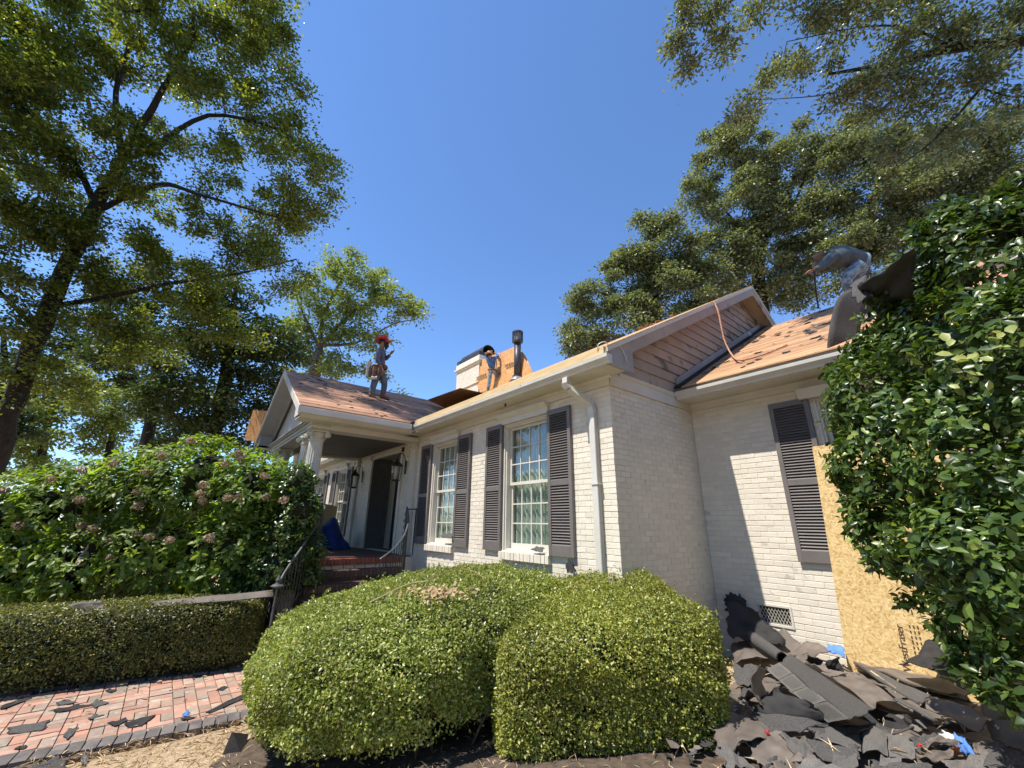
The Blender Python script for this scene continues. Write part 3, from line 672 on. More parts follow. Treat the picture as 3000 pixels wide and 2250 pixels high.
# wall pilasters
for cx in (-8.55, -12.17):
    p = MB(); p.box((cx-.13, YF-.06, 1.30), (cx+.13, YF-.004, 3.40)); p.box((cx-.16, YF-.09, 1.222), (cx+.16, YF-.004, 1.30)); p.box((cx-.17, YF-.10, 3.50), (cx+.17, YF-.004, 3.54)); p.box((cx-.14, YF-.075, 3.40), (cx+.14, YF-.004, 3.498))
    for k in range(5): p.box((cx-.11+k*.047, YF-.066, 1.36), (cx-.085+k*.047, YF-.06, 3.36))
    for sx in (-1, 1): p.tube([(cx+sx*.13, YF-.11, 3.46), (cx+sx*.13, YF-.02, 3.46)], .045, 12)
    p.build('pilaster', TRIM, pc)
# door recess: jambs, door
d = MB(); d.box((-11.16, YF-.03, 1.222), (-11.06, YF+.02, 3.56)); d.box((-9.24, YF-.03, 1.222), (-9.14, YF+.02, 3.56)); d.box((-11.16, YF-.03, 3.44), (-9.14, YF+.02, 3.545)); d.build('door_casing', TRIM, pc, bevel=.003)
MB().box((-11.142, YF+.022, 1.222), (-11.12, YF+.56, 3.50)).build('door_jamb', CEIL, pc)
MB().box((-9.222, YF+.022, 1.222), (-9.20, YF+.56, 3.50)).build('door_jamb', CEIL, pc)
MB().box((-11.14, YF+.56, 1.1), (-9.2, YF+.60, 3.52)).build('door_surround', TRIM, pc)
MB().box((-11.14, YF+.0, 3.502), (-9.2, YF+.60, 3.52)).build('door_head', PORCHGREY, pc)
dr = MB().box((-10.68, YF+.52, 1.23), (-9.72, YF+.558, 3.38)).build('front_door', DOORP, pc, bevel=.004)
for (a, b) in ((1.40, 1.95), (2.10, 3.15)):
    for (x0, x1) in ((-10.56, -10.24), (-10.16, -9.84)): MB().box((x0, YF+.512, a), (x1, YF+.519, b)).build('door_panel', DOORP, dr, bevel=.003)
MB().tube([(-9.80, YF+.51, 2.2), (-9.80, YF+.45, 2.2)], [.02, .03], 10).build('door_knob', METALG, dr)
# porch floor and steps
fl = MB().box((-12.55, 1.72, .30), (-8.24, YF+.60, 1.20)).build('porch_floor', PAINT, pc)
MB().box((-12.45, 1.82, 1.20), (-8.35, YF+.59, 1.218)).build('floor_paving', STEPD, pc)
y = 1.70
while y < 3.78:
    place_box((-8.36, y+.003, 1.115), (-8.13+.004*((int(y*100)) % 3), y+.0645, 1.222), 'brick', STEPB, fl); y += .0677
x = -12.55
while x < -8.4:
    place_box((x+.003, 1.62, 1.115), (x+.0645, 1.82, 1.222), 'brick', STEPB, fl); x += .0677
y = 1.70
while y < 3.75:
    place_box((-8.40, y+.004, 1.045), (-8.19, min(y+.19, 3.76), 1.108), 'brick', PAINT, fl); y += .2
for k in range(1, 7):
    zt = 1.22-.172*k; x0 = -8.20+.30*(k-1)
    st = MB().box((x0-.3 if k > 1 else x0, 2.06-.05*k, max(zt-.5, -.1)), (x0+.27, 3.80-.04*k, zt-.11)).build('step', STEPD, pc)
    y = 2.04-.05*k
    while y < 3.74-.04*k:
        place_box((x0, y+.003, zt-.108), (x0+.305, y+.0645, zt+.0015*(int(y*99) % 3)), 'brick', STEPD, st); y += .0677
MB().box((-12.5, 1.74, 0), (-8.3, 1.9, .3)).build('foundation', PAINT, pc)

# --- railings
def scroll(mb, c, ux, r, turns=1.3, a0=0, flip=1, th=.006):
    pts = []
    for t in np.linspace(0, 1, 22):
        q = a0+flip*turns*2*math.pi*t; rr = r*(1-.8*t)
        pts.append(np.array(c)+ux*rr*math.cos(q)+np.array([0, 0, 1])*rr*math.sin(q))
    mb.tube(pts, th, 5)
def railing(path, h, label, scrollpanel=None, group=None, newel=False):
    """path: floor points; hand rail h above"""
    P = smoothpath(path, 6); r = thing('stair_railing', label, 'railing', P[0], group)
    up = np.array([0, 0, 1.])
    MB().tube([p+up*h for p in P], .016, 8, squash=.6).build('handrail', RAILG, r, smooth=True)
    MB().tube([p+up*.10 for p in P], .010, 6).build('bottom_rail', IRON, r)
    L = 0; nxt = .0
    for a, b in zip(P[:-1], P[1:]):
        s = np.linalg.norm(b-a)
        while nxt <= L+s:
            q = a+(b-a)*(nxt-L)/s; MB().tube([q+up*.02, q+up*(h-.01)], .0075, 5).build('baluster', IRON, r); nxt += .115
        L += s
    return r, P
# right railing, against the house wall
rp = [(-8.28, 3.86, 1.22), (-8.12, 3.80, 1.22), (-7.80, 3.70, .98), (-7.40, 3.45, .72), (-7.05, 3.12, .52), (-6.8, 2.8, .38)]
rr, P = railing(rp, .92, 'black iron stair railing with scrollwork against the white wall, grey handrail')
sc = MB()
for k in range(6):
    for s in (-1, 1):
        c = np.array([-8.20+.02, 3.83, 1.40+k*.125]); ux = np.array([.5, -.86, 0])
        scroll(sc, c+ux*s*.045, ux*s, .05, 1.4, math.pi/2*(k % 2), 1 if k % 2 else -1)
sc.build('scroll_panel', IRON, rr)
MB().tube([(-8.50, 3.98, 2.12), (-8.05, 3.98, 2.12)], .012, 6).tube([(-8.08, 3.98, 1.25), (-8.08, 3.98, 2.12)], .012, 6).build('wall_bar', IRON, rr)
lp = [(-8.45, 2.15, 1.22), (-8.12, 2.20, 1.22), (-7.80, 2.06, .98), (-7.45, 1.80, .62), (-7.15, 1.55, .30), (-6.95, 1.42, .10)]
lr, P = railing(lp, .90, 'black iron stair railing descending to a newel beside the low hedge')
nb = MB(); nb.tube([(-6.95, 1.42, 0), (-6.95, 1.42, 1.0)], .014, 8); nb.lathe([(.012, .96), (.075, .985), (.085, 1.0), (.06, 1.015), (.03, 1.03), (.022, 1.05), (.035, 1.07), (.022, 1.10), (.006, 1.15)], (-6.95, 1.42, 0), 14)
nb.build('newel_post', RAILG, lr)
# railing along the porch front between the columns
g = thing('porch_railing', 'black iron railing along the porch front behind the shrubs', 'railing', (-9.2, 1.9, 1.22))
m_ = MB(); m_.tube([(-9.0, 1.98, 2.1), (-8.7, 1.98, 2.1)], .012, 6); m_.build('top_bar', IRON, g)
m_ = MB(); m_.tube([(-11.4, 1.98, 2.1), (-9.3, 1.98, 2.1)], .012, 6); m_.build('top_bar', IRON, g)
for k in range(17): MB().tube([(-11.35+k*.125, 1.98, 1.23), (-11.35+k*.125, 1.98, 2.1)], .007, 5).build('baluster', IRON, g)

# --- lanterns
def lantern(cx, label):
    t = thing('wall_lantern', label, 'lantern', (cx, YF, 3.0), 'black wall lanterns beside the front door')
    y = YF-.22; b = MB(); b.lathe([(.02, .0), (.09, .02), (.10, .04), (.03, .05)], (cx, y, 2.72), 6); b.lathe([(.13, .34), (.14, .36), (.08, .42), (.03, .46), (.045, .48), (.015, .52)], (cx, y, 2.72), 6)
    b.tube(smoothpath([(cx, YF-.01, 3.05), (cx, YF-.05, 3.30), (cx, YF-.16, 3.36), (cx, y, 3.24)], 5), .010, 6); b.box((cx-.04, YF-.02, 2.9), (cx+.04, YF-.002, 3.2))
    for k in range(6):
        q = math.pi/3*k; b.tube([(cx+.095*math.cos(q), y+.095*math.sin(q), 2.76), (cx+.13*math.cos(q), y+.13*math.sin(q), 3.06)], .007, 4)
    b.build('lantern_frame', IRON, t)
    MB().lathe([(.085, .05), (.12, .33)], (cx, y, 2.72), 6).build('lantern_glass', GLASS, t)
lantern(-8.97, 'black hanging lantern right of the dark front door'); lantern(-11.75, 'black hanging lantern left of the dark front door')

# --- vent grille in the wing wall
v = MB(); x0, x1, z0, z1 = -2.57, -2.21, .735, .93; t = .022
v.box((x0-t, YW-.012, z0-t), (x1+t, YW+.004, z0)); v.box((x0-t, YW-.012, z1), (x1+t, YW+.004, z1+t)); v.box((x0-t, YW-.012, z0), (x0, YW+.004, z1)); v.box((x1, YW-.012, z0), (x1+t, YW+.004, z1))
vg = v.build('vent_frame', TRIM, house)
lat = MB(); s = .0
for sgn in (1, -1):
    for k in range(-6, 14):
        # diagonal strips clipped to the opening
        xa = x0+k*.036; pts = []
        p0 = [xa, z0] if sgn > 0 else [xa, z1]; dx, dz = .105, (z1-z0)*sgn
        ts = [0, 1]; ta = (x0-p0[0])/dx; tb = (x1-p0[0])/dx; a, b = max(0, ta), min(1, tb)
        if b > a:
            q0 = (p0[0]+dx*a, p0[1]+dz*a); q1 = (p0[0]+dx*b, p0[1]+dz*b); yo = .004 if sgn > 0 else .008
            lat.tube([(q0[0], YW+yo, q0[1]), (q1[0], YW+yo, q1[1])], .0028, 4)
lat.build('vent_lattice', TRIM, vg)
MB().box((x0, YW+.06, z0), (x1, YW+.065, z1)).build('vent_dark', DARK, vg)

# --- things fixed on the roof: chimney, flue pipe
ch = thing('brick_chimney', 'white painted brick chimney behind the ridge with curved black metal cap', 'chimney', (-14.35, 9.4, 6.5))
cb = MB().box((-15.22, 8.96, 5.5), (-13.46, 9.86, 8.30)).build('chimney_stack', MORTAR, ch)
bm_ = MB(); zc = 6.6; k = 0
while zc < 8.28:
    for face in ('f', 's'):
        u0, u1 = (-15.24, -13.44) if face == 'f' else (8.94, 9.86); u = u0-(BL/2 if k % 2 else 0)
        while u < u1:
            a, b = max(u, u0), min(u+BL, u1)
            if b-a > .03:
                if face == 'f': bm_.box((a+.003, 8.952, zc+.003), (b-.003 if b < u1 else b, 8.99, zc+.0645))
                else: bm_.box((-13.49, a+.06 if a == u0 else a+.005, zc+.005), (-13.435, b-.005, zc+.0625))
            u += BL
    zc += CH; k += 1
bm_.build('brickwork', PAINT, ch, kind='stuff')
c2 = MB(); c2.box((-15.30, 8.90, 8.30), (-13.38, 9.92, 8.37)); c2.box((-15.34, 8.86, 8.372), (-13.34, 9.96, 8.44)); c2.box((-15.27, 8.92, 8.442), (-13.41, 9.90, 8.66)); c2.box((-15.3, 8.9, 7.42), (-13.4, 9.9, 7.46)); c2.build('corbel', PAINT, ch, bevel=.006)
hood = MB(); R = .36; ring = []
for k in range(15):
    q = math.pi*(-.08+1.16*k/14); ring.append((R*math.cos(q)*.95, R*math.sin(q)))
o = [(-15.15, 9.41+a, 8.86+b) for a, b in ring]; inn = [(-15.15, 9.41+a*.93, 8.86+b*.93) for a, b in ring][::-1]
hood.prism(o+inn, (1.75, 0, 0)); hood.build('chimney_hood', METALB, ch)
MB().box((-15.24, 8.935, 8.662), (-13.44, 9.885, 8.84)).build('hood_base', METALB, ch)
pp = thing('flue_pipe', 'black metal flue pipe with slotted cap standing on the roof', 'flue', (-10.72, 8.80, 6.7))
q0 = (-10.72, 8.80, 6.70)
MB().lathe([(.30, -.02), (.27, .03), (.20, .10), (.17, .16)], q0, 20).build('flashing_cone', METALG, pp, smooth=True)
MB().lathe([(.125, .15), (.125, 1.52)], q0, 20).build('pipe', METALB, pp, smooth=True)
MB().lathe([(.125, .16), (.18, .17), (.18, .20), (.13, .21)], q0, 20).build('collar', METALB, pp)
cp = MB(); cp.lathe([(.13, 1.50), (.20, 1.53), (.20, 1.57), (.19, 1.58)], q0, 20); cp.lathe([(.205, 1.90), (.205, 1.95), (.15, 1.97)], q0, 20)
for k in range(12):
    q = 2*math.pi*k/12; cp.tube([(q0[0]+.19*math.cos(q), q0[1]+.19*math.sin(q), q0[2]+1.57), (q0[0]+.19*math.cos(q), q0[1]+.19*math.sin(q), q0[2]+1.91)], .02, 4)
cpo = cp.build('pipe_cap', METALB, pp)
MB().lathe([(.13, 1.57), (.13, 1.90)], q0, 16).build('cap_core', METALG, cpo)

# ================================================================ BOARDS
def slab(name, corners, th, m, label, cat, group=None, curl=0, marks=None):
    """four corners -> a slightly bowed sheet with real thickness"""
    A, B, C_, D_ = [np.array(c, float) for c in corners]; n = np.cross(B-A, D_-A); n = n/np.linalg.norm(n)
    base = (A+B+C_+D_)/4; G = 8; V = []; Fq = []
    for s in (0, 1):
        for i in range(G+1):
            for j in range(G+1):
                u, v_ = i/G, j/G; p = A*(1-u)*(1-v_)+B*u*(1-v_)+C_*u*v_+D_*(1-u)*v_
                p = p+n*(curl*4*u*(1-u))-n*th*s; V.append(p-base)
    K = (G+1)**2; ix = lambda s, i, j: s*K+i*(G+1)+j
    for i in range(G):
        for j in range(G):
            Fq.append((ix(0, i, j), ix(0, i+1, j), ix(0, i+1, j+1), ix(0, i, j+1))); Fq.append((ix(1, i, j), ix(1, i, j+1), ix(1, i+1, j+1), ix(1, i+1, j)))
        Fq += [(ix(0, i, 0), ix(1, i, 0), ix(1, i+1, 0), ix(0, i+1, 0)), (ix(0, i, G), ix(0, i+1, G), ix(1, i+1, G), ix(1, i, G)),
               (ix(0, 0, i), ix(0, 0, i+1), ix(1, 0, i+1), ix(1, 0, i)), (ix(0, G, i), ix(1, G, i), ix(1, G, i+1), ix(0, G, i+1))]
    me = bpy.data.meshes.new(name); me.from_pydata([tuple(p) for p in V], [], Fq); o = link(me, name, m, None); o.location = base
    tag(o, label, cat, group); return o, n, base
# pale OSB leaning on the wing wall
ob = [(-1.70, YW-.16, .42), (-.38, YW-.20, .42), (-.32, YW-.09, 2.80), (-1.60, YW-.06, 2.80)]
o, n_, b_ = slab('osb_sheet', ob, .012, OSB, 'pale oriented strand board sheet leaning against the wing wall beside the holly', 'board')
def text(s, size, p, right, up, m, parent, name='print', xs=1.0):
    cu = bpy.data.curves.new(name, 'FONT'); cu.body = s; cu.size = size; cu.extrude = 0.0004; cu.align_x = 'LEFT'; cu.space_character = 1.0
    ob_ = bpy.data.objects.new(name, cu); COL.objects.link(ob_)
    dg = bpy.context.evaluated_depsgraph_get(); me = bpy.data.meshes.new_from_object(ob_.evaluated_get(dg)); bpy.data.objects.remove(ob_)
    o = link(me, name, m, parent)
    me.materials.clear(); me.materials.append(m)
    r = Vector(right).normalized(); u = Vector(up); u = (u-r*u.dot(r)).normalized(); nn = r.cross(u)
    q = Vector(p)-Vector(origin(parent))
    o.matrix_local = Matrix(((r.x*xs, u.x, nn.x, q.x), (r.y*xs, u.y, nn.y, q.y), (r.z*xs, u.z, nn.z, q.z), (0, 0, 0, 1)))
    return o
_A, _B, _D = [np.array(q, float) for q in (ob[0], ob[1], ob[3])]
upv = unit((_D-_A)[None])[0]; rtv = unit((_B-_A)[None])[0]; nv = np.cross(rtv, upv)
base = on(1962, 1432, 1, YW-.18)
tp = _A+rtv*((base-_A) @ rtv)+upv*((base-_A) @ upv)
text('WestFraser', .085, tp-upv*.10+nv*.004, upv, -rtv, INK, o)
text('OSB RATED SHEATHING', .030, tp+rtv*.07+nv*.004, upv, -rtv, INK, o) if False else None
for j in range(3):
    mk = MB(); 
    for k in range(7):
        a = tp+rtv*(.05+.03*j)+upv*(.02+k*.045)+nv*.004; b = a+upv*random.uniform(.02, .036)
        mk.prism([a, b, b+rtv*.011, a+rtv*.011], nv*.0006)
    mk.build('print_mark', INK, o)
# boards held up by the ridge
def ridge_sheet(name, pix, yy, tl, label, m=OSBR):
    cs = [on(x, y, 1, v_) for (x, y), v_ in zip(pix, yy)]
    return slab(name, cs, .012, m, label, 'board')
s7 = lambda x, y: ((1300+x*.15068)/VS, (950+y*.15068)/VS)
o1, n1, b1 = ridge_sheet('osb_sheet', [s7(705, 1330), s7(1330, 1130), s7(1085, 545), s7(500, 800)], [8.90, 8.90, 9.02, 9.02], 0, 'orange strand board sheet upright on the ridge in front of the chimney')
o2, n2, b2 = ridge_sheet('osb_sheet', [s7(1300, 1130), s7(1745, 960), s7(1425, 415), s7(1065, 570)], [8.88, 8.88, 9.08, 9.08], 0, 'orange strand board sheet upright on the ridge behind the flue pipe')
tip = on(1755, 945, 1, 8.9)
o2b, _, _ = ridge_sheet('osb_sheet', [s7(1560, 1030), s7(1742, 955), s7(1585, 610), s7(1425, 415)], [8.95, 8.95, 9.12, 9.12], 0, 'tapered end of strand board showing right of the flue pipe')
for oo, pl_, yv in ((o1, [(640, 1050), (830, 970)], 8.93), (o2, [(1200, 810), (1400, 740)], 8.95)):
    mk = MB(); nn = np.array([0, -1, 0])
    for j in range(2):
        a = on(*s7(pl_[0][0], pl_[0][1]+j*28), 1, yv-.03); b = on(*s7(pl_[1][0], pl_[1][1]+j*28), 1, yv-.03)
        for k in range(6):
            p = a+(b-a)*(k/6); q = a+(b-a)*((k+.75)/6); mk.prism([p, q, q+np.array([0, 0, .05]), p+np.array([0, 0, .05])], nn*.003)
    mk.build('print_mark', INK, oo)
# board laid over the valley between porch roof and main roof
db_ = depth(onplane(966, 884, (.557, 0, 1), (PX, 0, PZ)))
vb = [at(924, 864, db_-.25), at(966, 884, db_-.02), at(1055, 852, db_-.1), at(994, 839, db_-1.15)]
slab('osb_sheet', vb, .015, OSBD, 'strand board sheet tilted over the valley beside the porch roof', 'board')
# yellowish sheet seen beyond the porch gable
lb = [on(527, 948, 1, 1.15), on(556, 950, 1, 1.15), on(584, 888, 1, 1.25), on(547, 886, 1, 1.25)]
lb = [at(527, 950, 12.6), at(590, 958, 12.2), at(612, 890, 12.2), at(547, 886, 12.6)]
slab('osb_sheet', lb, .015, OSBR, 'strand board sheet sticking out left of the porch gable', 'board')
# plywood and tarp on the porch
pl_ = [(-12.0, 3.55, 1.24), (-12.0, 3.05, 1.24), (-12.25, 3.1, 2.35), (-12.25, 3.65, 2.25)]
slab('plywood_sheet', pl_, .012, OSB, 'pale plywood offcut propped on the porch behind the blue tarp', 'board')

# ================================================================ PATH
path_ = bpy.data.objects.new('path', None)
pv = MB(); pv.prism([(-8.1, -3.5, -.06), (-5.5, -3.5, -.06), (-5.5, 2.6, -.06), (-7.2, 2.6, -.06), (-7.35, 0, -.06)], (0, 0, .045))
path = pv.build('path', SOIL, None); path['kind'] = 'structure'
pr = random.Random(5)
def pathleft(y): return -7.12-.30*max(0, 1.1-y)
bricksP = []
ux = .205; y = -3.2; i = 0
# basket weave: pairs of bricks alternating direction
x = -5.66
ncols = 13
for c in range(ncols):
    xx = -5.66-(c+1)*ux-.0
    for r_ in range(30):
        yy = -3.2+r_*ux
        if xx < pathleft(yy)-.02 or yy > 2.3: continue
        horiz = (c+r_) % 2 == 0
        if pr.random() < .12: horiz = not horiz
        for k in (0, 1):
            g = .004
            if horiz: lo = (xx+g, yy+k*ux/2+g); hi = (xx+ux-g, yy+(k+1)*ux/2-g)
            else: lo = (xx+k*ux/2+g, yy+g); hi = (xx+(k+1)*ux/2-g, yy+ux-g)
            h = pr.uniform(-.004, .004)
            m_ = pr.choices([BRICKR, BRICKG, BRICKP], [.27, .28, .45])[0]
            bricksP.append((lo, hi, h, m_))
bricksP.sort(key=lambda b: b[0][1] < -2.2)
restp = MB()
for k, (lo, hi, h, m_) in enumerate(bricksP):
    X0, Y0 = px(((lo[0]+hi[0])/2, (lo[1]+hi[1])/2, 0))
    if -80 < X0 < 2212 and Y0 < 1720: place_box((lo[0], lo[1], -.055+h), (hi[0], hi[1], h), 'brick', m_, path, pr.uniform(-.012, .012))
    else: restp.box((lo[0], lo[1], -.055+h), (hi[0], hi[1], h))
if restp.v: restp.build('far_bricks', BRICKG, path, kind='stuff')
# raised edging of dark bricks set crosswise
y = -2.6; k = 0
while y < 2.0:
    xo = -5.645-.13*max(0, .65-y)
    o = place_box((xo, y+.004, -.085), (xo+.205, y+.098, .018+pr.uniform(-.004, .004)), 'brick', COPE, path, -.12+pr.uniform(-.03, .03)); y += .103
y = -2.0
while y < 1.9:
    place_box((pathleft(y)-.10, y+.004, -.08), (pathleft(y)+.0, y+.2, .006+pr.uniform(-.004, .004)), 'brick', COPE, path, -.28 if y < 1.1 else 0); y += .205

# ================================================================ PEOPLE
def skin(name, V, Ed, Rd, m, parent, sub=2, extra=None):
    """continuous body surface grown on a skeleton"""
    o3 = origin(parent); me = bpy.data.meshes.new(name); me.from_pydata([tuple(np.array(v)-o3) for v in V], Ed, [])
    o = bpy.data.objects.new(name, me); COL.objects.link(o)
    md = o.modifiers.new('s', 'SKIN'); md.use_smooth_shade = True; md.branch_smoothing = .6
    for i, r in enumerate(Rd):
        sv = me.skin_vertices[0].data[i]; sv.radius = (r, r) if not hasattr(r, '__len__') else r; sv.use_root = (i == 0)
    s2 = o.modifiers.new('b', 'SUBSURF'); s2.levels = sub; s2.render_levels = sub
    dg = bpy.context.evaluated_depsgraph_get(); dg.update(); em = bpy.data.meshes.new_from_object(o.evaluated_get(dg))
    bpy.data.objects.remove(o); em.name = name
    if extra:       # fingers: join into the same mesh
        bm = bmesh.new(); bm.from_mesh(em); q = extra
        vs = [bm.verts.new(tuple(np.array(v)-o3)) for v in q.v]
        for f in q.f:
            try: bm.faces.new([vs[i] for i in f])
            except ValueError: pass
        bm.to_mesh(em); bm.free()
    em.materials.clear(); em.materials.append(m)
    ob_ = bpy.data.objects.new(name, em); COL.objects.link(ob_); ob_.parent = parent
    em.polygons.foreach_set('use_smooth', [True]*len(em.polygons)); return ob_
SKINM = mat('tan_skin', (.36, .20, .13), (.30, .16, .10), rough=.5, scale=6)
HAIR = mat('black_hair', (.012, .010, .009), (.02, .016, .014), rough=.7)
SHIRT1 = mat('slate_blue_shirt', (.085, .115, .19), (.06, .08, .14), rough=.8, scale=6, bump=.6, bscale=14)
SHIRT2 = mat('blue_patterned_shirt', (.035, .09, .26), (.16, .30, .50), rough=.8, scale=16, lo=.5, hi=.62, bump=.6, bscale=14)
SHIRT3 = mat('grey_green_shirt', (.085, .115, .13), (.06, .08, .095), rough=.8, scale=5, bump=.7, bscale=12)
JEAN1 = mat('worn_grey_jeans', (.14, .19, .25), (.07, .09, .13), rough=.85, scale=7, bump=.6, bscale=16)
JEAN2 = mat('faded_blue_jeans', (.30, .40, .48), (.10, .15, .22), rough=.85, scale=9, bump=.6, bscale=16, lo=.42, hi=.6)
BOOT = mat('brown_boot', (.14, .07, .04), (.09, .045, .03), rough=.6)
REDHAT = mat('red_hat', (.62, .035, .025), (.38, .02, .02), rough=.6, scale=20)
CAPM = mat('brown_cap', (.20, .12, .07), (.12, .07, .045), rough=.8)
STRAWHAT = mat('straw_hat', (.55, .36, .18), (.38, .22, .10), rough=.7, scale=30)
LEATHER = mat('tan_leather', (.20, .10, .045), (.07, .04, .025), rough=.6, scale=15)
WHITEP = mat('white_plastic', (.62, .62, .60), rough=.4)
def hand_fingers(wrist, d, side, s=1.0):
    """palm and five unequal bent fingers pointing along d"""
    q = MB(); d = unit(np.array(d)[None])[0]; side = unit(np.array(side)[None])[0]; n = np.cross(d, side)
    w0 = np.array(wrist); q.tube([w0, w0+d*.045*s, w0+d*.085*s], [.028*s, .040*s, .036*s], 8, squash=.55)
    for k, L in enumerate((.062, .072, .068, .052)):
        b = w0+d*.08*s+side*(k-1.5)*.019*s; q.tube([b, b+d*L*.5*s-n*.004, b+d*L*.85*s-n*.022*s], [.0095*s, .009*s, .007*s], 6)
    b = w0+d*.03*s-side*.03*s; q.tube([b, b+d*.03*s-side*.022*s, b+d*.058*s-side*.026*s], [.011*s, .010*s, .008*s], 6)
    return q
def person(label, J, mats, loc, face, fat=1.0):
    """J: joints in world metres; one continuous body, clothes as children"""
    p = thing('person', label, 'person', loc)
    sk, shirt, jeans = mats
    names = ['pelvis', 'waist', 'chest', 'neck', 'skull', 'head', 'shN', 'elN', 'haN', 'shF', 'elF', 'haF', 'hiN', 'knN', 'anN', 'toN', 'hiF', 'knF', 'anF', 'toF']
    J = {k: np.array(v, float) for k, v in J.items()}
    J['skull'] = J['neck']*.45+J['head']*.55
    ix = {n: i for i, n in enumerate(names)}
    E_ = [('pelvis', 'waist'), ('waist', 'chest'), ('chest', 'neck'), ('neck', 'skull'), ('skull', 'head'), ('chest', 'shN'), ('shN', 'elN'), ('elN', 'haN'), ('chest', 'shF'), ('shF', 'elF'), ('elF', 'haF'),
          ('pelvis', 'hiN'), ('hiN', 'knN'), ('knN', 'anN'), ('anN', 'toN'), ('pelvis', 'hiF'), ('hiF', 'knF'), ('knF', 'anF'), ('anF', 'toF')]
    Rr = dict(pelvis=.125, waist=.115, chest=.135, neck=.055, skull=.085, head=.085, shN=.055, elN=.042, haN=.026, shF=.055, elF=.042, haF=.026, hiN=.085, knN=.058, anN=.040, toN=.038, hiF=.085, knF=.058, anF=.040, toF=.038)
    ex = MB(); f = unit(np.array(face, float)[None])[0]
    for h, e in (('haN', 'elN'), ('haF', 'elF')):
        q = hand_fingers(J[h], J[h]-J[e], np.cross(J[h]-J[e], f)+1e-3); b = len(ex.v); ex.v += q.v; ex.f += [tuple(i+b for i in t) for t in q.f]
    hd = J['head']
    ex.tube([hd+f*.07, hd+f*.112-np.array([0, 0, .02])], [.012, .016], 6)
    up = unit((J['head']-J['neck'])[None])[0]; sd_ = np.cross(f, up)
    for s in (-1, 1): ex.tube([hd+sd_*s*.083, hd+sd_*s*.098+up*.01], [.022, .018], 8)
    body = skin('body', [J[n] for n in names], [(ix[a], ix[b]) for a, b in E_], [Rr[n] for n in names], sk, p, 2, ex)
    fc = MB()
    for s in (-1, 1): fc.lathe([(.004, -.008), (.010, 0), (.004, .008)], hd+f*.078+sd_*s*.032+up*.012, 6)
    fc.tube([hd+f*.083-up*.05-sd_*.022, hd+f*.088-up*.05, hd+f*.083-up*.05+sd_*.022], .006, 5)
    fc.build('face_features', HAIR, p)
    if fat > 1.2:
        zt = np.array([0, 0, 1.]); q = MB(); mid = (J['waist']+J['chest'])/2+zt*.03; colr = J['chest']*.3+J['neck']*.7
        q.tube(smoothpath([J['pelvis']+(J['pelvis']-J['waist'])*.25, J['pelvis'], J['waist']+zt*.02, mid, J['chest'], colr, J['neck']+(J['neck']-J['chest'])*.15], 4), np.interp(np.linspace(0, 6, 25), range(7), [.15, .175, .185, .20, .205, .16, .07]), 14)
        for s_ in ('N', 'F'): q.tube(smoothpath([J['chest']*.35+J['sh'+s_]*.65, J['sh'+s_], J['el'+s_], J['el'+s_]*.15+J['ha'+s_]*.85], 4), np.interp(np.linspace(0, 3, 13), range(4), [.10, .095, .068, .045]), 10)
        q.build('shirt', shirt, p, smooth=True)
        q = MB(); q.tube(smoothpath([J['waist']*.35+J['pelvis']*.65, J['pelvis'], J['pelvis']+(J['pelvis']-J['waist'])*.35], 4), [.17]*4+[.18]*4+[.12], 14)
        for s_ in ('N', 'F'): q.tube(smoothpath([J['hi'+s_]+(J['waist']-J['pelvis'])*.1, J['hi'+s_], J['kn'+s_], J['an'+s_]], 4), np.interp(np.linspace(0, 3, 13), range(4), [.11, .125, .088, .068]), 10)
        q.build('jeans', jeans, p, smooth=True)
        for a, t in (('anN', 'toN'), ('anF', 'toF')): MB().tube([J[a]-(J[t]-J[a])*.4, J[a], J[t]], [.045, .055, .03], 10).build('boot', BOOT, p, smooth=True)
        return p, J, f
    def sub(name, nodes, edges, rad, m):
        return skin(name, [J[n] for n in nodes], [(nodes.index(a), nodes.index(b)) for a, b in edges], rad, m, p, 2)
    J['cuN'] = J['elN']*.12+J['haN']*.88; J['cuF'] = J['elF']*.12+J['haF']*.88; J['col'] = J['chest']*.35+J['neck']*.65
    sub('shirt', ['waist', 'pelvis', 'chest', 'col', 'shN', 'elN', 'cuN', 'shF', 'elF', 'cuF'], [('waist', 'pelvis'), ('waist', 'chest'), ('chest', 'col'), ('chest', 'shN'), ('shN', 'elN'), ('elN', 'cuN'), ('chest', 'shF'), ('shF', 'elF'), ('elF', 'cuF')],
        [.132*fat, .136*fat, .15*fat, .075, .075*fat, .058*fat, .040, .075*fat, .058*fat, .040], shirt)
    J['ctN'] = J['knN']*.06+J['anN']*.94; J['ctF'] = J['knF']*.06+J['anF']*.94; J['belt'] = J['pelvis']*.6+J['waist']*.4
    sub('jeans', ['pelvis', 'belt', 'hiN', 'knN', 'ctN', 'hiF', 'knF', 'ctF'], [('pelvis', 'belt'), ('pelvis', 'hiN'), ('hiN', 'knN'), ('knN', 'ctN'), ('pelvis', 'hiF'), ('hiF', 'knF'), ('knF', 'ctF')],
        [.142, .138, .105, .080, .068, .105, .080, .068], jeans)
    for a, t in (('anN', 'toN'), ('anF', 'toF')):
        b = MB(); A, T_ = J[a], J[t]; b.tube([A+np.array([0, 0, .06]), A, A-np.array([0, 0, .03])], [.055, .055, .05], 10)
        b.tube([A-(T_-A)*.35-np.array([0, 0, .035]), A-np.array([0, 0, .02]), (A+T_)/2-np.array([0, 0, .005]), T_, T_+(T_-A)*.12], [.042, .052, .05, .045, .02], 10, squash=.8)
        b.build('boot', BOOT, p, smooth=True)
    return p, J, f
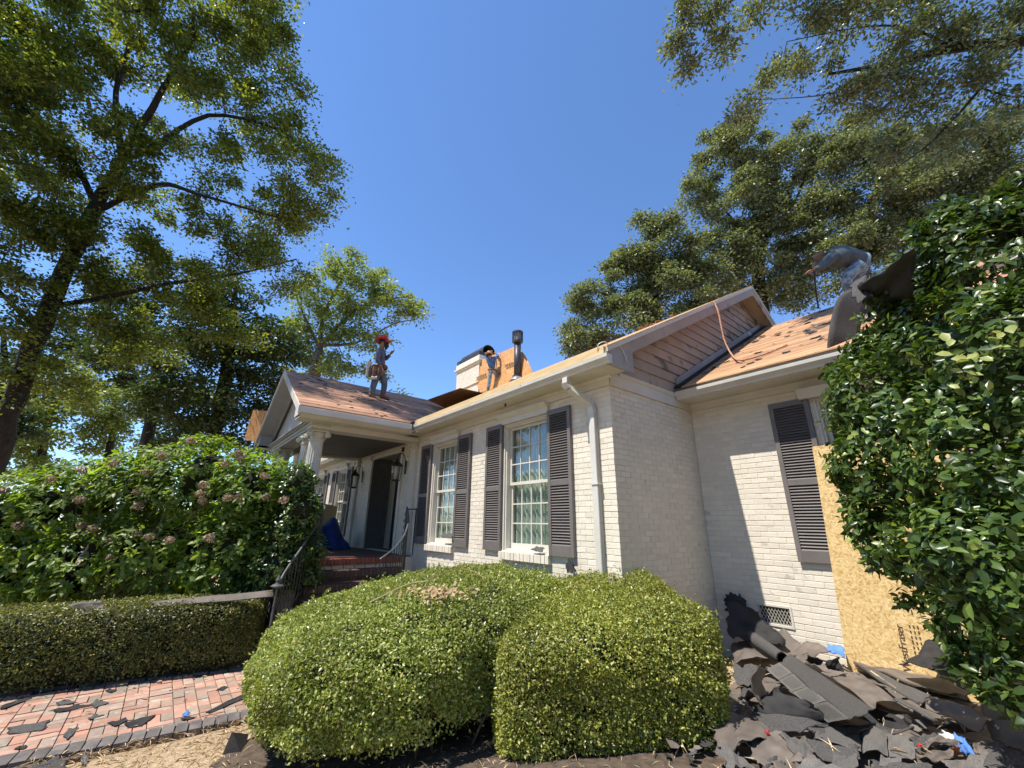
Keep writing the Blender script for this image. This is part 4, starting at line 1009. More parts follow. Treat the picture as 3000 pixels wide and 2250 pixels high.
def hat(p, c, up, r, h, m, droop=.02, name='hat'):
    up = unit(np.array(up, float)[None])[0]; a = unit(np.cross(up, [1, 0, .3])[None])[0]; b = np.cross(up, a); c = np.array(c)
    q = MB(); prof = [(r, -droop), (r*.98, -droop+.008), (r*.62, .01), (.105, .012), (.10, h*.5), (.085, h*.9), (.05, h), (.01, h*.97)]
    vs = []; S = 20
    for (rr, z) in prof:
        for k in range(S):
            t = 2*math.pi*k/S; w_ = .022*math.sin(2*t+.7) if rr > .12 else 0
            vs.append(c+a*rr*math.cos(t)+b*rr*math.sin(t)+up*(z+w_))
    fs = [(i*S+k, i*S+(k+1) % S, (i+1)*S+(k+1) % S, (i+1)*S+k) for i in range(len(prof)-1) for k in range(S)]
    fs += [tuple(range((len(prof)-1)*S, len(prof)*S)), tuple(range(S))[::-1]]
    q.add(vs, fs); return q.build(name, m, p, smooth=False)
# man on the porch roof, seen from his right side
g1 = lambda cx, cy: (737.3+.1111*cx, 700.4+.1111*cy)
D1 = depth(onplane(*g1(650, 1440), (.557, 0, 1), (PX, 0, PZ)))
D1b = depth(onplane(*g1(830, 1450), (.557, 0, 1), (PX, 0, PZ)))
def q1(cx, cy, d=0): return at(*g1(cx, cy), (D1+D1b)/2+d)
J1 = dict(pelvis=q1(745, 880), waist=q1(748, 760), chest=q1(765, 540), neck=q1(792, 425), head=q1(820, 350),
          shN=q1(738, 480, -.17), elN=q1(700, 690, -.24), haN=q1(775, 830, -.26), shF=q1(795, 490, .17), elF=q1(855, 695, .22), haF=q1(960, 575, .12),
          hiN=q1(715, 920, -.09), knN=q1(635, 1160, -.08), anN=at(*g1(575, 1385), D1), toN=at(*g1(670, 1455), D1), hiF=q1(775, 920, .09), knF=q1(845, 1160, .1), anF=at(*g1(800, 1395), D1b), toF=at(*g1(920, 1455), D1b))
fw = unit((CR*1.0+CF*.1)*np.array([1, 1, 0])[None])[0]
p1, J, f = person('roofer in red brimmed hat and tool belt walking on the porch roof', J1, (SKINM, SHIRT1, JEAN1), J1['anN'], fw)
h_ = J['head']; hat(p1, h_+np.array([0, 0, .07]), (.05, 0, 1), .20, .10, REDHAT, .03)
MB().tube([h_+f*.06-np.array([0, 0, .03]), h_+f*.09-np.array([0, 0, .11]), h_+f*.07-np.array([0, 0, .20])], [.06, .055, .012], 10).build('beard', HAIR, p1, smooth=True)
MB().tube([h_-f*.04+np.array([0, 0, .04]), h_-f*.06-np.array([0, 0, .06])], [.085, .06], 10).build('hair', HAIR, p1, smooth=True)
tb = MB(); c = J['pelvis']; cs_ = np.cross(f, [0, 0, 1])
tb.tube([c+(f*math.cos(t)+cs_*math.sin(t))*.16+np.array([0, 0, .06]) for t in np.linspace(0, 6.28, 17)], .03, 6, squash=1.4)
for fx, sx, w_, hh in ((-.05, .17, .075, .22), (.06, .17, .06, .18), (-.16, .10, .07, .22), (.02, -.17, .07, .2)):
    k = c+f*fx+cs_*sx-np.array([0, 0, .12]); tb.tube([k+np.array([0, 0, hh/2]), k, k-np.array([0, 0, hh/2])], [w_, w_*1.05, w_*.85], 8, squash=.7)
t1 = tb.build('tool_belt', LEATHER, p1)
k = q1(525, 870, -.12); MB().tube([q1(545, 720, -.12), q1(505, 1010, -.12)], [.055, .045], 12).build('tool_bucket', WHITEP, p1)
MB().tube([q1(590, 1040, -.25), q1(700, 1040, -.25)], .045, 10).build('nail_pouch', WHITEP, p1)
MB().tube([q1(730, 900, -.3), q1(700, 1100, -.3)], .014, 6).build('hammer_handle', LEATHER, p1)
# man at the ridge, seen from behind
g2 = lambda cx, cy: (958.5+.1111*cx, 700.4+.1111*cy)
D2 = depth((-12.5, 8.70, 6.80))
def q2(cx, cy, d=0): return at(*g2(cx, cy), D2+d)
J2 = dict(pelvis=q2(940, 905), waist=q2(940, 830), chest=q2(925, 700), neck=q2(905, 640), head=q2(890, 600, .05),
          shN=q2(845, 665), elN=q2(820, 600, .22), haN=q2(900, 540, .35), shF=q2(1000, 650), elF=q2(1065, 620, .18), haF=q2(1010, 565, .40),
          hiN=q2(900, 920), knN=q2(890, 1090, -.02), anN=q2(862, 1275, .02), toN=q2(855, 1300, .16), hiF=q2(985, 920), knF=q2(1065, 1040, .03), anF=q2(1100, 1165, .1), toF=q2(1135, 1195, .2))
p2, J, f = person('roofer in straw hat and blue shirt seen from behind at the ridge', J2, (SKINM, SHIRT2, JEAN2), J2['anN'], unit((CF*np.array([1, 1, 0])+CR*.3)[None])[0])
hat(p2, J['head']+np.array([0, 0, .06]), (.1, 0, 1), .19, .11, STRAWHAT, .02)
MB().tube([J['head'], J['head']-f*.04-np.array([0, 0, .07])], [.09, .06], 10).build('hair', HAIR, p2, smooth=True)
tb = MB(); c = J['pelvis']; cs_ = CR
tb.tube([c+(f*math.cos(t)+cs_*math.sin(t))*.155+np.array([0, 0, .03]) for t in np.linspace(0, 6.28, 17)], .02, 6)
for cx_, cy_, w_ in ((1060, 980, .06), (1110, 1000, .06), (1120, 1030, .05)): tb.tube([q2(cx_, cy_-50, -.05), q2(cx_, cy_+40, -.05)], [w_, w_*.8], 8)
tb.build('tool_belt', LEATHER, p2)
# man bending over behind the holly
g3 = lambda cx, cy: (1695.8+.3111*cx, 442.4+.3111*cy)
D3 = depth(on(1850, 590, 1, 8.9))
def q3(cx, cy, d=0): return at(*g3(cx, cy), D3+d)
foot = on(*g3(470, 560), 1, 9.3); zf_ = wroof(9.2)
J3 = dict(pelvis=q3(520, 395), waist=q3(450, 380), chest=q3(352, 365), neck=q3(296, 358), head=q3(262, 385, .05),
          shN=q3(318, 370, -.16), elN=q3(262, 425, -.2), haN=q3(196, 452, -.15), shF=q3(325, 350, .17), elF=q3(290, 430, .2), haF=q3(225, 460, .15),
          hiN=q3(505, 425, -.1), knN=q3(430, 520, -.12), anN=q3(470, 650, -.1), toN=q3(430, 665, -.1), hiF=q3(530, 415, .1), knF=q3(500, 540, .15), anF=q3(530, 650, .1), toF=q3(500, 665, .1))
p3, J, f = person('roofer bending over on the wing roof in grey long-sleeved shirt and brown cap', J3, (SKINM, SHIRT3, JEAN2), J3['anN'], q3(180, 520)-q3(258, 372), fat=1.5)
hu = q3(215, 330)-q3(262, 385)
hat(p3, J['head']+unit(hu[None])[0]*.04, hu, .20, .12, CAPM, .04, 'cap')
# pole held by the bending man
pl3 = thing('scraper_pole', 'long thin dark pole held upright by the bending roofer', 'tool', q3(225, 710, .1))
MB().tube([q3(232, 720, .1), q3(215, 600, .05), q3(200, 450, 0)], .014, 6).build('pole', IRON, pl3)

# ================================================================ FOLIAGE
def tree(name, label, trunk, limbs, blobs, nleaf, crad, lsize, lm, bm_, group=None, clus=1.0, tpl=LEAF4, flat=.55, seed=1, sag=.05, shell=.55, minr=.009, thin=None):
    limbs = [[(p, q*.6) for p, q in lb] for lb in limbs]
    """trunk/limbs: lists of (point, radius). blobs: (centre, radius). Twigs grow to leaf clusters."""
    r = np.random.default_rng(seed); t = thing(name, label, 'tree', trunk[0][0], group)
    nodes = []; par = []; rad = []
    def addpath(pts, rr, start):
        last = start
        P = smoothpath(pts, 4) if len(pts) > 2 else [np.array(p, float) for p in pts]
        Rr = np.interp(np.linspace(0, 1, len(P)), np.linspace(0, 1, len(rr)), rr)
        for k, (p, q) in enumerate(zip(P, Rr)):
            if k == 0 and start >= 0: continue
            nodes.append(p+r.normal(size=3)*q*.12); par.append(last); rad.append(q); last = len(nodes)-1
        return last
    addpath([p for p, _ in trunk], [q for _, q in trunk], -1)
    for lb in limbs:
        A = np.array(nodes); i = int(np.argmin(((A-np.array(lb[0][0]))**2).sum(1)))
        addpath([nodes[i]]+[p for p, _ in lb], [min(rad[i], lb[0][1])]+[q for _, q in lb], i)
    nb = len(nodes); cen = []
    for c, R in blobs:
        n = max(3, int(clus*26*(R/crad)**2/10))
        d = unit(r.normal(size=(n, 3))); q = r.uniform(shell**3, 1, n)**(1/3)
        q = np.where(r.random(n) < .25, r.uniform(.2, 1, n), q)
        cen.append(np.array(c)+d*R*q[:, None]*np.array([1, 1, .85]))
    cen = np.concatenate(cen); A = np.array(nodes)
    if thin is not None: cen = cen[r.random(len(cen)) > thin(cen)]
    dist = np.sqrt(((cen[:, None]-A[None])**2).sum(2)).min(1)
    for c in cen[np.argsort(dist)]:
        A = np.array(nodes); d = np.sqrt(((A-c)**2).sum(1))+np.maximum(0, A[:, 2]-c[2])*.4
        i = int(np.argmin(d)); L = np.linalg.norm(c-A[i]); k = max(1, min(6, int(L/(crad*.7))))
        last = i; off = r.normal(size=3)*L*.10
        for s in range(1, k+1):
            u = s/k; p = A[i]+(c-A[i])*u+off*math.sin(math.pi*u)+np.array([0, 0, L*sag])*math.sin(math.pi*u)+r.normal(size=3)*L*.02
            nodes.append(p if s < k else c); par.append(last); rad.append(0); last = len(nodes)-1
    nn = len(nodes); w_ = np.zeros(nn); kids = np.zeros(nn)
    for i in range(nn):
        if par[i] >= 0: kids[par[i]] += 1
    w_[kids == 0] = 1
    for i in range(nn-1, 0, -1):
        if par[i] >= 0: w_[par[i]] += w_[i]
    rr = minr*np.power(np.maximum(w_, 1), .46)
    for i in range(nb): rr[i] = max(rad[i], min(rr[i], rad[i]*1.2))
    for i in range(nb, nn): rr[i] = min(rr[i], rr[par[i]]*.85)
    A = np.array(nodes); S = 7; idx = np.array([i for i in range(nn) if par[i] >= 0]); a = A[[par[i] for i in idx]]; b = A[idx]
    ra = np.where(np.array([par[i] for i in idx]) < nb, np.minimum(rr[[par[i] for i in idx]], np.where(idx < nb, 99, rr[idx]*1.35)), rr[[par[i] for i in idx]]); rb = rr[idx]
    tt = unit(b-a); u = unit(np.cross(tt, np.array([.31, .22, .93]))); v = np.cross(tt, u); q = np.linspace(0, 2*np.pi, S, endpoint=False)
    ring = u[:, None]*np.cos(q)[None, :, None]+v[:, None]*np.sin(q)[None, :, None]
    b2 = b+tt*rb[:, None]*.3
    V = np.concatenate([a[:, None]+ring*ra[:, None, None], b2[:, None]+ring*rb[:, None, None]], 1).reshape(-1, 3)
    k = np.arange(S); F1 = np.stack([k, (k+1) % S, S+(k+1) % S, S+k], 1)
    F = (F1[None]+(np.arange(len(idx))*2*S)[:, None, None]).reshape(-1, 4)
    link(npmesh('trunk', V-origin(t), F, True), 'trunk', bm_, t)
    # leaves
    per = max(4, int(nleaf/len(cen)))
    cc = np.repeat(cen, per, 0); n = len(cc); rs = crad*r.uniform(.55, 1.25, len(cen)).repeat(per)
    d = r.normal(size=(n, 3))*.48; d[:, 2] *= flat; P = cc+d*rs[:, None]; P[:, 2] -= (d[:, 0]**2+d[:, 1]**2)*rs*.25
    out = unit(d+1e-6); nr = unit(np.array([0, 0, 1.])*.9+r.normal(size=(n, 3))*.55+out*.2)
    ad = out+r.normal(size=(n, 3))*.6-np.array([0, 0, .25])
    leaves('crown', P, nr, lsize*r.uniform(.65, 1.25, n), lm, t, tpl, ad)
    return t
def B(x, y, D, rp): return (at(x, y, D), rp*D/885.0)
def down(p, z=-.1): return np.array([p[0], p[1], z])
# 1. the big oak on the left
def sunthin(c):
    # the crown has gaps where the sun comes through onto the porch roof and the flowering shrub
    t = (c[:, 2]-4.5)/-SUN[2]; h = c+t[:, None]*SUN; t2 = (c[:, 2]-2.0)/-SUN[2]; g_ = c+t2[:, None]*SUN
    a = (h[:, 0] > -13) & (h[:, 0] < -7.3) & (h[:, 1] > .5) & (h[:, 1] < 6.5); b = (g_[:, 0] > -11) & (g_[:, 0] < -5.5) & (g_[:, 1] > -3) & (g_[:, 1] < 2.5)
    return np.where(a, .38, np.where(b, .25, 0.))
tk = [at(-40, 1100, 10.8), at(18, 900, 10.6), at(75, 740, 10.6), at(140, 590, 10.7), at(205, 450, 10.9), at(262, 345, 11), at(330, 230, 11.3), at(420, 80, 11.6)]
tree('oak_tree', 'huge leaning oak on the left with dark trunk and bright green crown',
     [(down(tk[0])+np.array([-.3, -.2, 0]), .42), (tk[0], .27), (tk[1], .23), (tk[2], .20), (tk[3], .18), (tk[4], .155), (tk[5], .12), (tk[6], .08), (tk[7], .04)],
     [[(at(120, 660, 10.8), .12), (at(240, 640, 11), .10), (at(380, 610, 11.4), .08), (at(520, 590, 11.8), .05), (at(640, 560, 12), .03)],
      [(at(205, 445, 10.9), .14), (at(150, 330, 10.6), .11), (at(60, 240, 10.3), .08), (at(-40, 190, 10), .06)],
      [(at(262, 345, 11), .15), (at(330, 320, 11.3), .12), (at(450, 250, 11.8), .09), (at(600, 280, 12), .05), (at(690, 350, 12), .03)],
      [(at(200, 460, 10.9), .13), (at(340, 400, 11), .11), (at(430, 420, 11.3), .07), (at(600, 470, 12), .04)],
      [(at(262, 330, 11), .14), (at(250, 200, 10.8), .10), (at(280, 60, 10.6), .07), (at(200, -80, 10.5), .05)],
      [(at(90, 720, 10.6), .10), (at(10, 640, 10), .08), (at(-60, 560, 9.6), .05)]],
     [B(80, 60, 10, 150), B(300, 70, 11, 160), B(480, 40, 11.5, 130), B(560, 130, 11.8, 90), B(600, 260, 12, 95), B(430, 220, 12, 130), B(660, 400, 12, 85), B(540, 440, 12, 110), B(380, 400, 11.6, 110),
      B(160, 230, 10.2, 140), B(40, 400, 10, 120), B(250, 560, 11, 100), B(420, 580, 11.6, 90), B(600, 560, 12, 80), B(120, 520, 10.4, 90), B(30, 640, 10, 90), B(300, 720, 11.6, 80), B(480, 690, 12, 70), B(120, 820, 11, 80),
      B(-120, 300, 10, 150), B(-60, 80, 9.5, 160), B(250, -120, 11, 180), B(500, -120, 11.5, 150)],
     165000, .44, .100, L_OAK, BARK, seed=4, clus=.95, flat=.62, thin=sunthin)
# 2. lighter tree behind the porch
tree('ash_tree', 'light green tree with forking grey limbs standing behind the porch roof',
     [(down(at(668, 900, 26)), .5), (at(672, 860, 26), .40), (at(680, 800, 26), .34), (at(690, 760, 26), .30)],
     [[(at(700, 740, 26), .26), (at(745, 690, 26), .18), (at(800, 655, 26), .12), (at(880, 640, 26), .07)],
      [(at(690, 750, 26), .26), (at(700, 680, 26.5), .20), (at(735, 610, 26.5), .12), (at(760, 560, 26.5), .07)],
      [(at(700, 745, 26), .2), (at(770, 740, 25.5), .12), (at(850, 700, 25.5), .07), (at(900, 690, 25.5), .05)],
      [(at(690, 750, 26), .2), (at(660, 690, 26), .14), (at(640, 640, 26), .08)]],
     [B(740, 580, 26, 50), B(800, 600, 26.5, 40), B(690, 640, 26, 55), B(770, 650, 26, 50), B(850, 650, 26, 50), B(895, 670, 26, 30), B(720, 720, 26, 45), B(800, 730, 26, 45), B(650, 720, 26.5, 50), B(730, 790, 26, 45), B(660, 790, 27, 50), B(860, 850, 27, 22), B(810, 800, 27, 30)],
     22000, .62, .20, L_LIGHT, BARKL, seed=9, clus=1.5, shell=.4)
# 3. dark hemlock-like trees behind the hydrangeas
tree('evergreen_tree', 'dark dense evergreen behind the hydrangea and left of the porch', [(down(at(470, 950, 17)), .3), (at(480, 850, 17), .24), (at(500, 700, 17), .15), (at(510, 620, 17), .07)], [],
     [B(430, 730, 17, 100), B(500, 850, 17, 95), B(560, 730, 17.5, 80), B(400, 870, 17, 80), B(590, 840, 18, 60), B(500, 660, 17, 80), B(610, 760, 18.5, 55), B(560, 930, 17.5, 60), B(450, 940, 17, 60)],
     30000, .6, .17, L_OAKD, BARK, seed=12, clus=1.3)
tree('evergreen_tree', 'dark evergreen seen between the leaning oak trunk and the hydrangea', [(down(at(330, 980, 19)), .3), (at(335, 850, 19), .22), (at(330, 700, 19), .1)], [],
     [B(330, 740, 19, 80), B(350, 850, 19, 80), B(300, 650, 19, 70), B(260, 790, 19, 60), B(390, 940, 18, 50)],
     15000, .7, .19, L_OAKD, BARK, seed=13, clus=1.1)
# 6. sunlit far trees at the left edge
tree('broadleaf_tree', 'yellow green sunlit tree far off at the left edge below the oak', [(down(at(110, 1010, 27)), .3), (at(105, 900, 27), .2), (at(110, 800, 27), .1)], [],
     [B(60, 920, 27, 70), B(150, 880, 27, 70), B(20, 990, 26, 50), B(120, 970, 26, 50), B(100, 810, 28, 60)], 12000, .9, .26, L_LIGHT, BARK, seed=15, clus=.9)
tree('broadleaf_tree', 'pale green far tree left of the evergreens above the hydrangea', [(down(at(250, 1000, 30)), .3), (at(250, 900, 30), .2), (at(250, 820, 30), .1)], [],
     [B(220, 940, 30, 60), B(300, 900, 30, 60), B(260, 850, 30, 50), B(350, 960, 30, 40), B(200, 870, 31, 50)], 9000, .95, .28, L_LIGHT, BARK, seed=16, clus=.9)
tree('broadleaf_tree', 'shaded far tree filling the gap behind the oak trunk', [(down(at(0, 1000, 22)), .3), (at(0, 850, 22), .2), (at(10, 720, 22), .1)], [],
     [B(0, 800, 22, 80), B(-60, 900, 22, 90), B(170, 720, 23, 70), B(30, 900, 23, 60), B(210, 780, 24, 60)], 12000, .8, .24, L_OAKD, BARK, seed=17, clus=1.0)
# 4. oaks behind the house
tree('oak_tree', 'rounded grey green oak rising behind the main roof beside the open sky', [(down(at(1400, 800, 30)), .6), (at(1400, 700, 30), .45), (at(1410, 620, 30), .25)],
     [[(at(1400, 690, 30), .25), (at(1340, 650, 30), .15), (at(1290, 630, 30), .08)], [(at(1405, 660, 30), .25), (at(1450, 590, 30), .15), (at(1470, 520, 30), .08)]],
     [B(1262, 730, 29, 48), B(1290, 640, 30, 55), B(1350, 700, 29, 70), B(1370, 590, 30, 65), B(1440, 530, 30, 65), B(1460, 640, 29.5, 80), B(1400, 490, 30.5, 28), B(1530, 600, 30, 60), B(1340, 560, 30.5, 28), B(1235, 700, 30, 25)],
     64000, .85, .22, L_OAKG, BARK, seed=21, clus=1.5, shell=.65)
tree('oak_tree', 'tall dark oak behind the gable reaching above the roof ridge', [(down(at(1640, 760, 32)), .7), (at(1640, 640, 32), .5), (at(1650, 520, 32), .35), (at(1640, 400, 32), .15)],
     [[(at(1645, 560, 32), .3), (at(1580, 470, 32), .15), (at(1530, 420, 32), .08)], [(at(1650, 520, 32), .3), (at(1720, 430, 31), .15), (at(1740, 360, 31), .08)]],
     [B(1510, 400, 32, 48), B(1560, 330, 32, 55), B(1600, 440, 31, 80), B(1690, 350, 32, 80), B(1700, 480, 31, 80), B(1560, 530, 31, 60), B(1640, 580, 31, 75), B(1590, 290, 32, 30), B(1750, 560, 31, 60), B(1700, 640, 31, 50)],
     64000, .9, .23, L_OAKG, BARK, seed=22, clus=1.5, shell=.6)
tree('oak_tree', 'pale leaved oak behind the bending roofer and the wing roof', [(down(at(1870, 760, 29)), .6), (at(1865, 600, 29), .42), (at(1880, 480, 29), .25), (at(1900, 360, 29), .1)],
     [[(at(1870, 560, 29), .25), (at(1820, 450, 29), .15), (at(1800, 380, 29), .08)], [(at(1875, 520, 29), .25), (at(1950, 430, 29), .15), (at(2000, 360, 29), .08)]],
     [B(1800, 350, 29, 60), B(1860, 300, 29, 60), B(1900, 420, 28, 90), B(1830, 520, 28, 70), B(1960, 330, 29, 70), B(1960, 530, 28, 90), B(1830, 640, 28, 50), B(2040, 420, 28, 80), B(1760, 450, 29, 50)],
     60000, .85, .215, L_OAKG, BARKL, seed=23, clus=1.4, shell=.55)
tree('oak_tree', 'far right oak showing above the holly', [(down(at(2180, 760, 27)), .5), (at(2180, 600, 27), .4), (at(2170, 450, 27), .2), (at(2150, 330, 27), .08)], [],
     [B(2110, 300, 27, 70), B(2190, 330, 27, 80), B(2150, 430, 27, 90), B(2240, 420, 27, 90), B(2080, 520, 27, 80), B(2180, 560, 27, 80), B(2060, 270, 27, 40)],
     26000, .95, .25, L_OAKG, BARK, seed=24, clus=1.2, shell=.55)
# 5. branches reaching in from an oak outside the frame on the right
over = [(np.array(c), q) for c, q in (((-1.9, 3.9, 12.2), .55), ((-.9, 4.6, 12.6), .6), ((-2.4, 5.2, 13.6), .5), ((-1.2, 3.2, 12.0), .4), ((.2, 4.4, 12.4), .7), ((.3, -.9, 8.6), .7), ((1.3, -.4, 8.9), .9), ((1.9, -1.6, 9.0), .9), ((.9, .5, 9.2), .6), ((2.6, .4, 9.0), .9))]  # unseen crown clumps added overhead to shade the holly and wing roof
for c_, q_ in over:
    if depth(c_) > .5: print('over', px(c_))
tr5 = [at(2900, 1000, 8.0), at(2750, 600, 7.8), at(2550, 250, 7.6), at(2330, 95, 7.6), at(2212, 88, 7.7), at(2060, 105, 7.9), at(1920, 138, 8.2), at(1790, 160, 8.5)]
tree('oak_tree', 'oak branches with small dark leaves hanging in from the upper right', [(down(tr5[0]), .30), (tr5[0], .27), (tr5[1], .24), (tr5[2], .17), (tr5[3], .12), (tr5[4], .10), (tr5[5], .085), (tr5[6], .05), (tr5[7], .025)],
     [[(at(2212, 90, 7.7), .05), (at(2120, 190, 7.7), .045), (at(2020, 300, 7.8), .03), (at(1940, 360, 8), .015)],
      [(at(2060, 105, 7.9), .05), (at(1960, 60, 8), .035), (at(1850, 60, 8.2), .022), (at(1700, 90, 8.4), .012)],
      [(at(1920, 138, 8.2), .03), (at(1800, 200, 8.3), .02), (at(1660, 215, 8.5), .01)],
      [(at(2060, 100, 7.9), .04), (at(2000, 0, 7.8), .03), (at(1850, -60, 7.8), .02), (at(1600, -50, 8), .012)],
      [(at(2120, 190, 7.7), .03), (at(2200, 210, 7.6), .02), (at(2280, 180, 7.5), .012)]],
     [B(1465, 40, 8, 38), B(1530, 20, 8, 40), B(1450, 100, 8.1, 25), B(1560, 75, 8, 38), B(1640, 15, 8, 40), B(1490, 130, 8.2, 20), B(1770, 100, 8.3, 55), B(1700, 150, 8.4, 40), B(1640, 200, 8.5, 32), B(1600, 250, 8.5, 26),
      B(1850, 30, 8, 60), B(1950, 100, 8, 65), B(1880, 180, 8.2, 60), B(1990, 220, 8, 70), B(2080, 40, 7.8, 60), B(2120, 150, 7.7, 60), B(2190, 40, 7.6, 60), B(2060, 300, 7.8, 55), B(1930, 310, 8, 45), B(1800, 230, 8.3, 38), B(2180, 230, 7.6, 50), B(1750, 20, 8, 40), B(2000, -60, 7.8, 80), B(1700, -60, 8, 60)]+over,
     54000, .30, .095, L_OAKG, BARK, seed=31, clus=1.25, tpl=LEAF4N, flat=.6, shell=.3, minr=.0035)

# --- clipped hedges
def hedge(name, label, cat, cen, half, rot, n, lm, lsize, tilt=(0, 0), power=4, lumpy=.04, seed=3, zmin=.12, under=.35, sprigs=0, coreshrink=.90, clip=None, floor=None, taper=0.0):
    global rng
    r = np.random.default_rng(seed); cen = np.array(cen, float); half = np.array(half, float); c, s = math.cos(rot), math.sin(rot)
    Rm = np.array([[c, -s, 0], [s, c, 0], [0, 0, 1]])
    t = thing(name, label, cat, (cen[0], cen[1], 0))
    def surf(d, extra=0):
        q = (np.abs(d/half)**power).sum(1)**(-1/power)
        p = d*q[:, None]; g = unit(np.sign(p)*np.abs(p/half)**(power-1)/half)
        q2 = 1+lumpy*lump(p, 3.2, seed)+lumpy*.6*lump(p, 8.0, seed+1)
        return p*q2[:, None], g
    def world(p):
        p = p.copy(); k = np.clip((p[:, 2]/half[2]+1)/2, 0, 1); p[:, 2] += (tilt[0]*p[:, 0]+tilt[1]*p[:, 1])*k; p[:, :2] *= (1-taper*np.clip(1-k*1.25, 0, 1)**1.3)[:, None]
        return p @ Rm.T+cen
    d = unit(r.normal(size=(n*3, 3))*half); p, g = surf(d)
    ok = r.random(len(p)) < np.clip(.25+.9*(np.linalg.norm(p, axis=1)/np.linalg.norm(half)), 0, 1)
    ok &= r.random(len(p)) < np.where(g[:, 2] < -.2, under*.35, 1)
    ok &= r.random(len(p)) < np.clip((p[:, 2]/half[2]+1.0)*1.2+under, 0, 1)
    p, g = p[ok][:n], g[ok][:n]
    off = -np.abs(r.normal(size=len(p)))*.045+.015; P = world(p+g*off[:, None]); G = g @ Rm.T
    if sprigs:
        k = r.choice(len(P), sprigs, replace=False); base = P[k]; gd = unit(G[k]*.5+np.array([0, 0, 1.])+r.normal(size=(sprigs, 3))*.3); L = r.uniform(.03, .10, sprigs)
        m_ = 9; u = r.random((sprigs, m_)); PP = (base[:, None]+gd[:, None]*(u*L[:, None])[..., None]+r.normal(size=(sprigs, m_, 3))*.006).reshape(-1, 3)
        P = np.concatenate([P, PP]); G = np.concatenate([G, np.repeat(gd, m_, 0)])
    keep = (P[:, 2] > gz(P[:, 0], P[:, 1])+.03) & ~((P[:, 1] > YF-.03) & (P[:, 0] < XS+.02)) & (P[:, 1] < YW-.03)
    if clip is not None: keep &= clip(P)
    if floor is not None: keep &= P[:, 2] > gz(P[:, 0], P[:, 1])+floor(P)+r.normal(size=len(P))*.05
    keep &= (lump(P, 15, seed+5)+.6*lump(P, 34, seed+6) > -.42+r.normal(size=len(P))*.12) | (r.random(len(P)) < .25)
    P, G = P[keep], G[keep]
    nr = unit(G*.55+np.array([0, 0, .35])+r.normal(size=P.shape)*.62)
    leaves('foliage', P, nr, lsize*r.uniform(.6, 1.25, len(P)), lm, t, LEAF4, r.normal(size=P.shape)+G*.8+np.array([0, 0, .5]), kind='stuff')
    # near-black shell standing in for the shade between the leaves
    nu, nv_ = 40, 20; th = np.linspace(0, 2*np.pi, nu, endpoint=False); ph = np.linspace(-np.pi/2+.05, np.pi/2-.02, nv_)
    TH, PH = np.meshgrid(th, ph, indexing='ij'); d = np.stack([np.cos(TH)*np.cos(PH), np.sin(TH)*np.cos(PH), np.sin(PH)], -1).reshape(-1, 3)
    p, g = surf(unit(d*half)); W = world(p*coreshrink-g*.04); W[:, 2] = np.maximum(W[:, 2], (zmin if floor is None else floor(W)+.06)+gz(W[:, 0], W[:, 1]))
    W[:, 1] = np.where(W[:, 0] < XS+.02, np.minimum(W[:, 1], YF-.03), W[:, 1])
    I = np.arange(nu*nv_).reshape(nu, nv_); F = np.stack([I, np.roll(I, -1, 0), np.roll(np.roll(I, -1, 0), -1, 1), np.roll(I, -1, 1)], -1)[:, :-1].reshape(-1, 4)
    link(npmesh('inner_shade_shell', W-origin(t), F, True), 'inner_shade_shell', CORE, t)
    # bare stems near the ground
    q = MB()
    for k in range(70):
        a = r.uniform(0, 6.28); rr_ = r.uniform(.3, .85); b = cen+Rm @ np.array([half[0]*rr_*math.cos(a), half[1]*rr_*math.sin(a), 0]); b[2] = float(gz(b[0], b[1]))
        if b[1] > YF-.1 and b[0] < XS+.05: continue
        e = cen+(b-cen)*1.15+r.normal(size=3)*.10; e[2] = cen[2]-half[2]*.25+r.uniform(0, .2)
        mid = (b+e)/2+r.normal(size=3)*.05; q.tube([b, mid, e], [.011, .008, .004], 5, cap=False)
    q.build('stem', TWIG, t, kind='stuff')
    return t
mound = hedge('boxwood_shrub', 'rounded boxwood mound in front of the windows, sunlit bright green', 'shrub', (-4.22, 2.38, .64), (1.24, 1.56, .63), 0.0, 215000, L_BOX, .027, tilt=(.0, .13), power=3.3, seed=5, sprigs=2200, lumpy=.065, taper=.08, floor=lambda P: .03+.22*np.clip((P[:, 0]+4.9)/1.1, 0, 1)*np.clip((3.4-P[:, 1]), 0, 1))
boxh = hedge('boxwood_hedge', 'square clipped boxwood block at the house corner beside the debris', 'hedge', (-2.92, 3.32, .64), (.88, .88, .57), math.atan2(1.65, 1.15), 175000, L_BOXY, .025, tilt=(0.13, .10), power=9, seed=8, sprigs=2600, lumpy=.045, under=.9, taper=.05)
low = hedge('boxwood_hedge', 'low dull clipped boxwood hedge on the far side of the brick path', 'hedge', (-7.92, -.55, .42), (.50, 1.95, .40), -.22, 130000, L_BOXD, .030, power=6, seed=14, sprigs=900, lumpy=.05, under=.8)

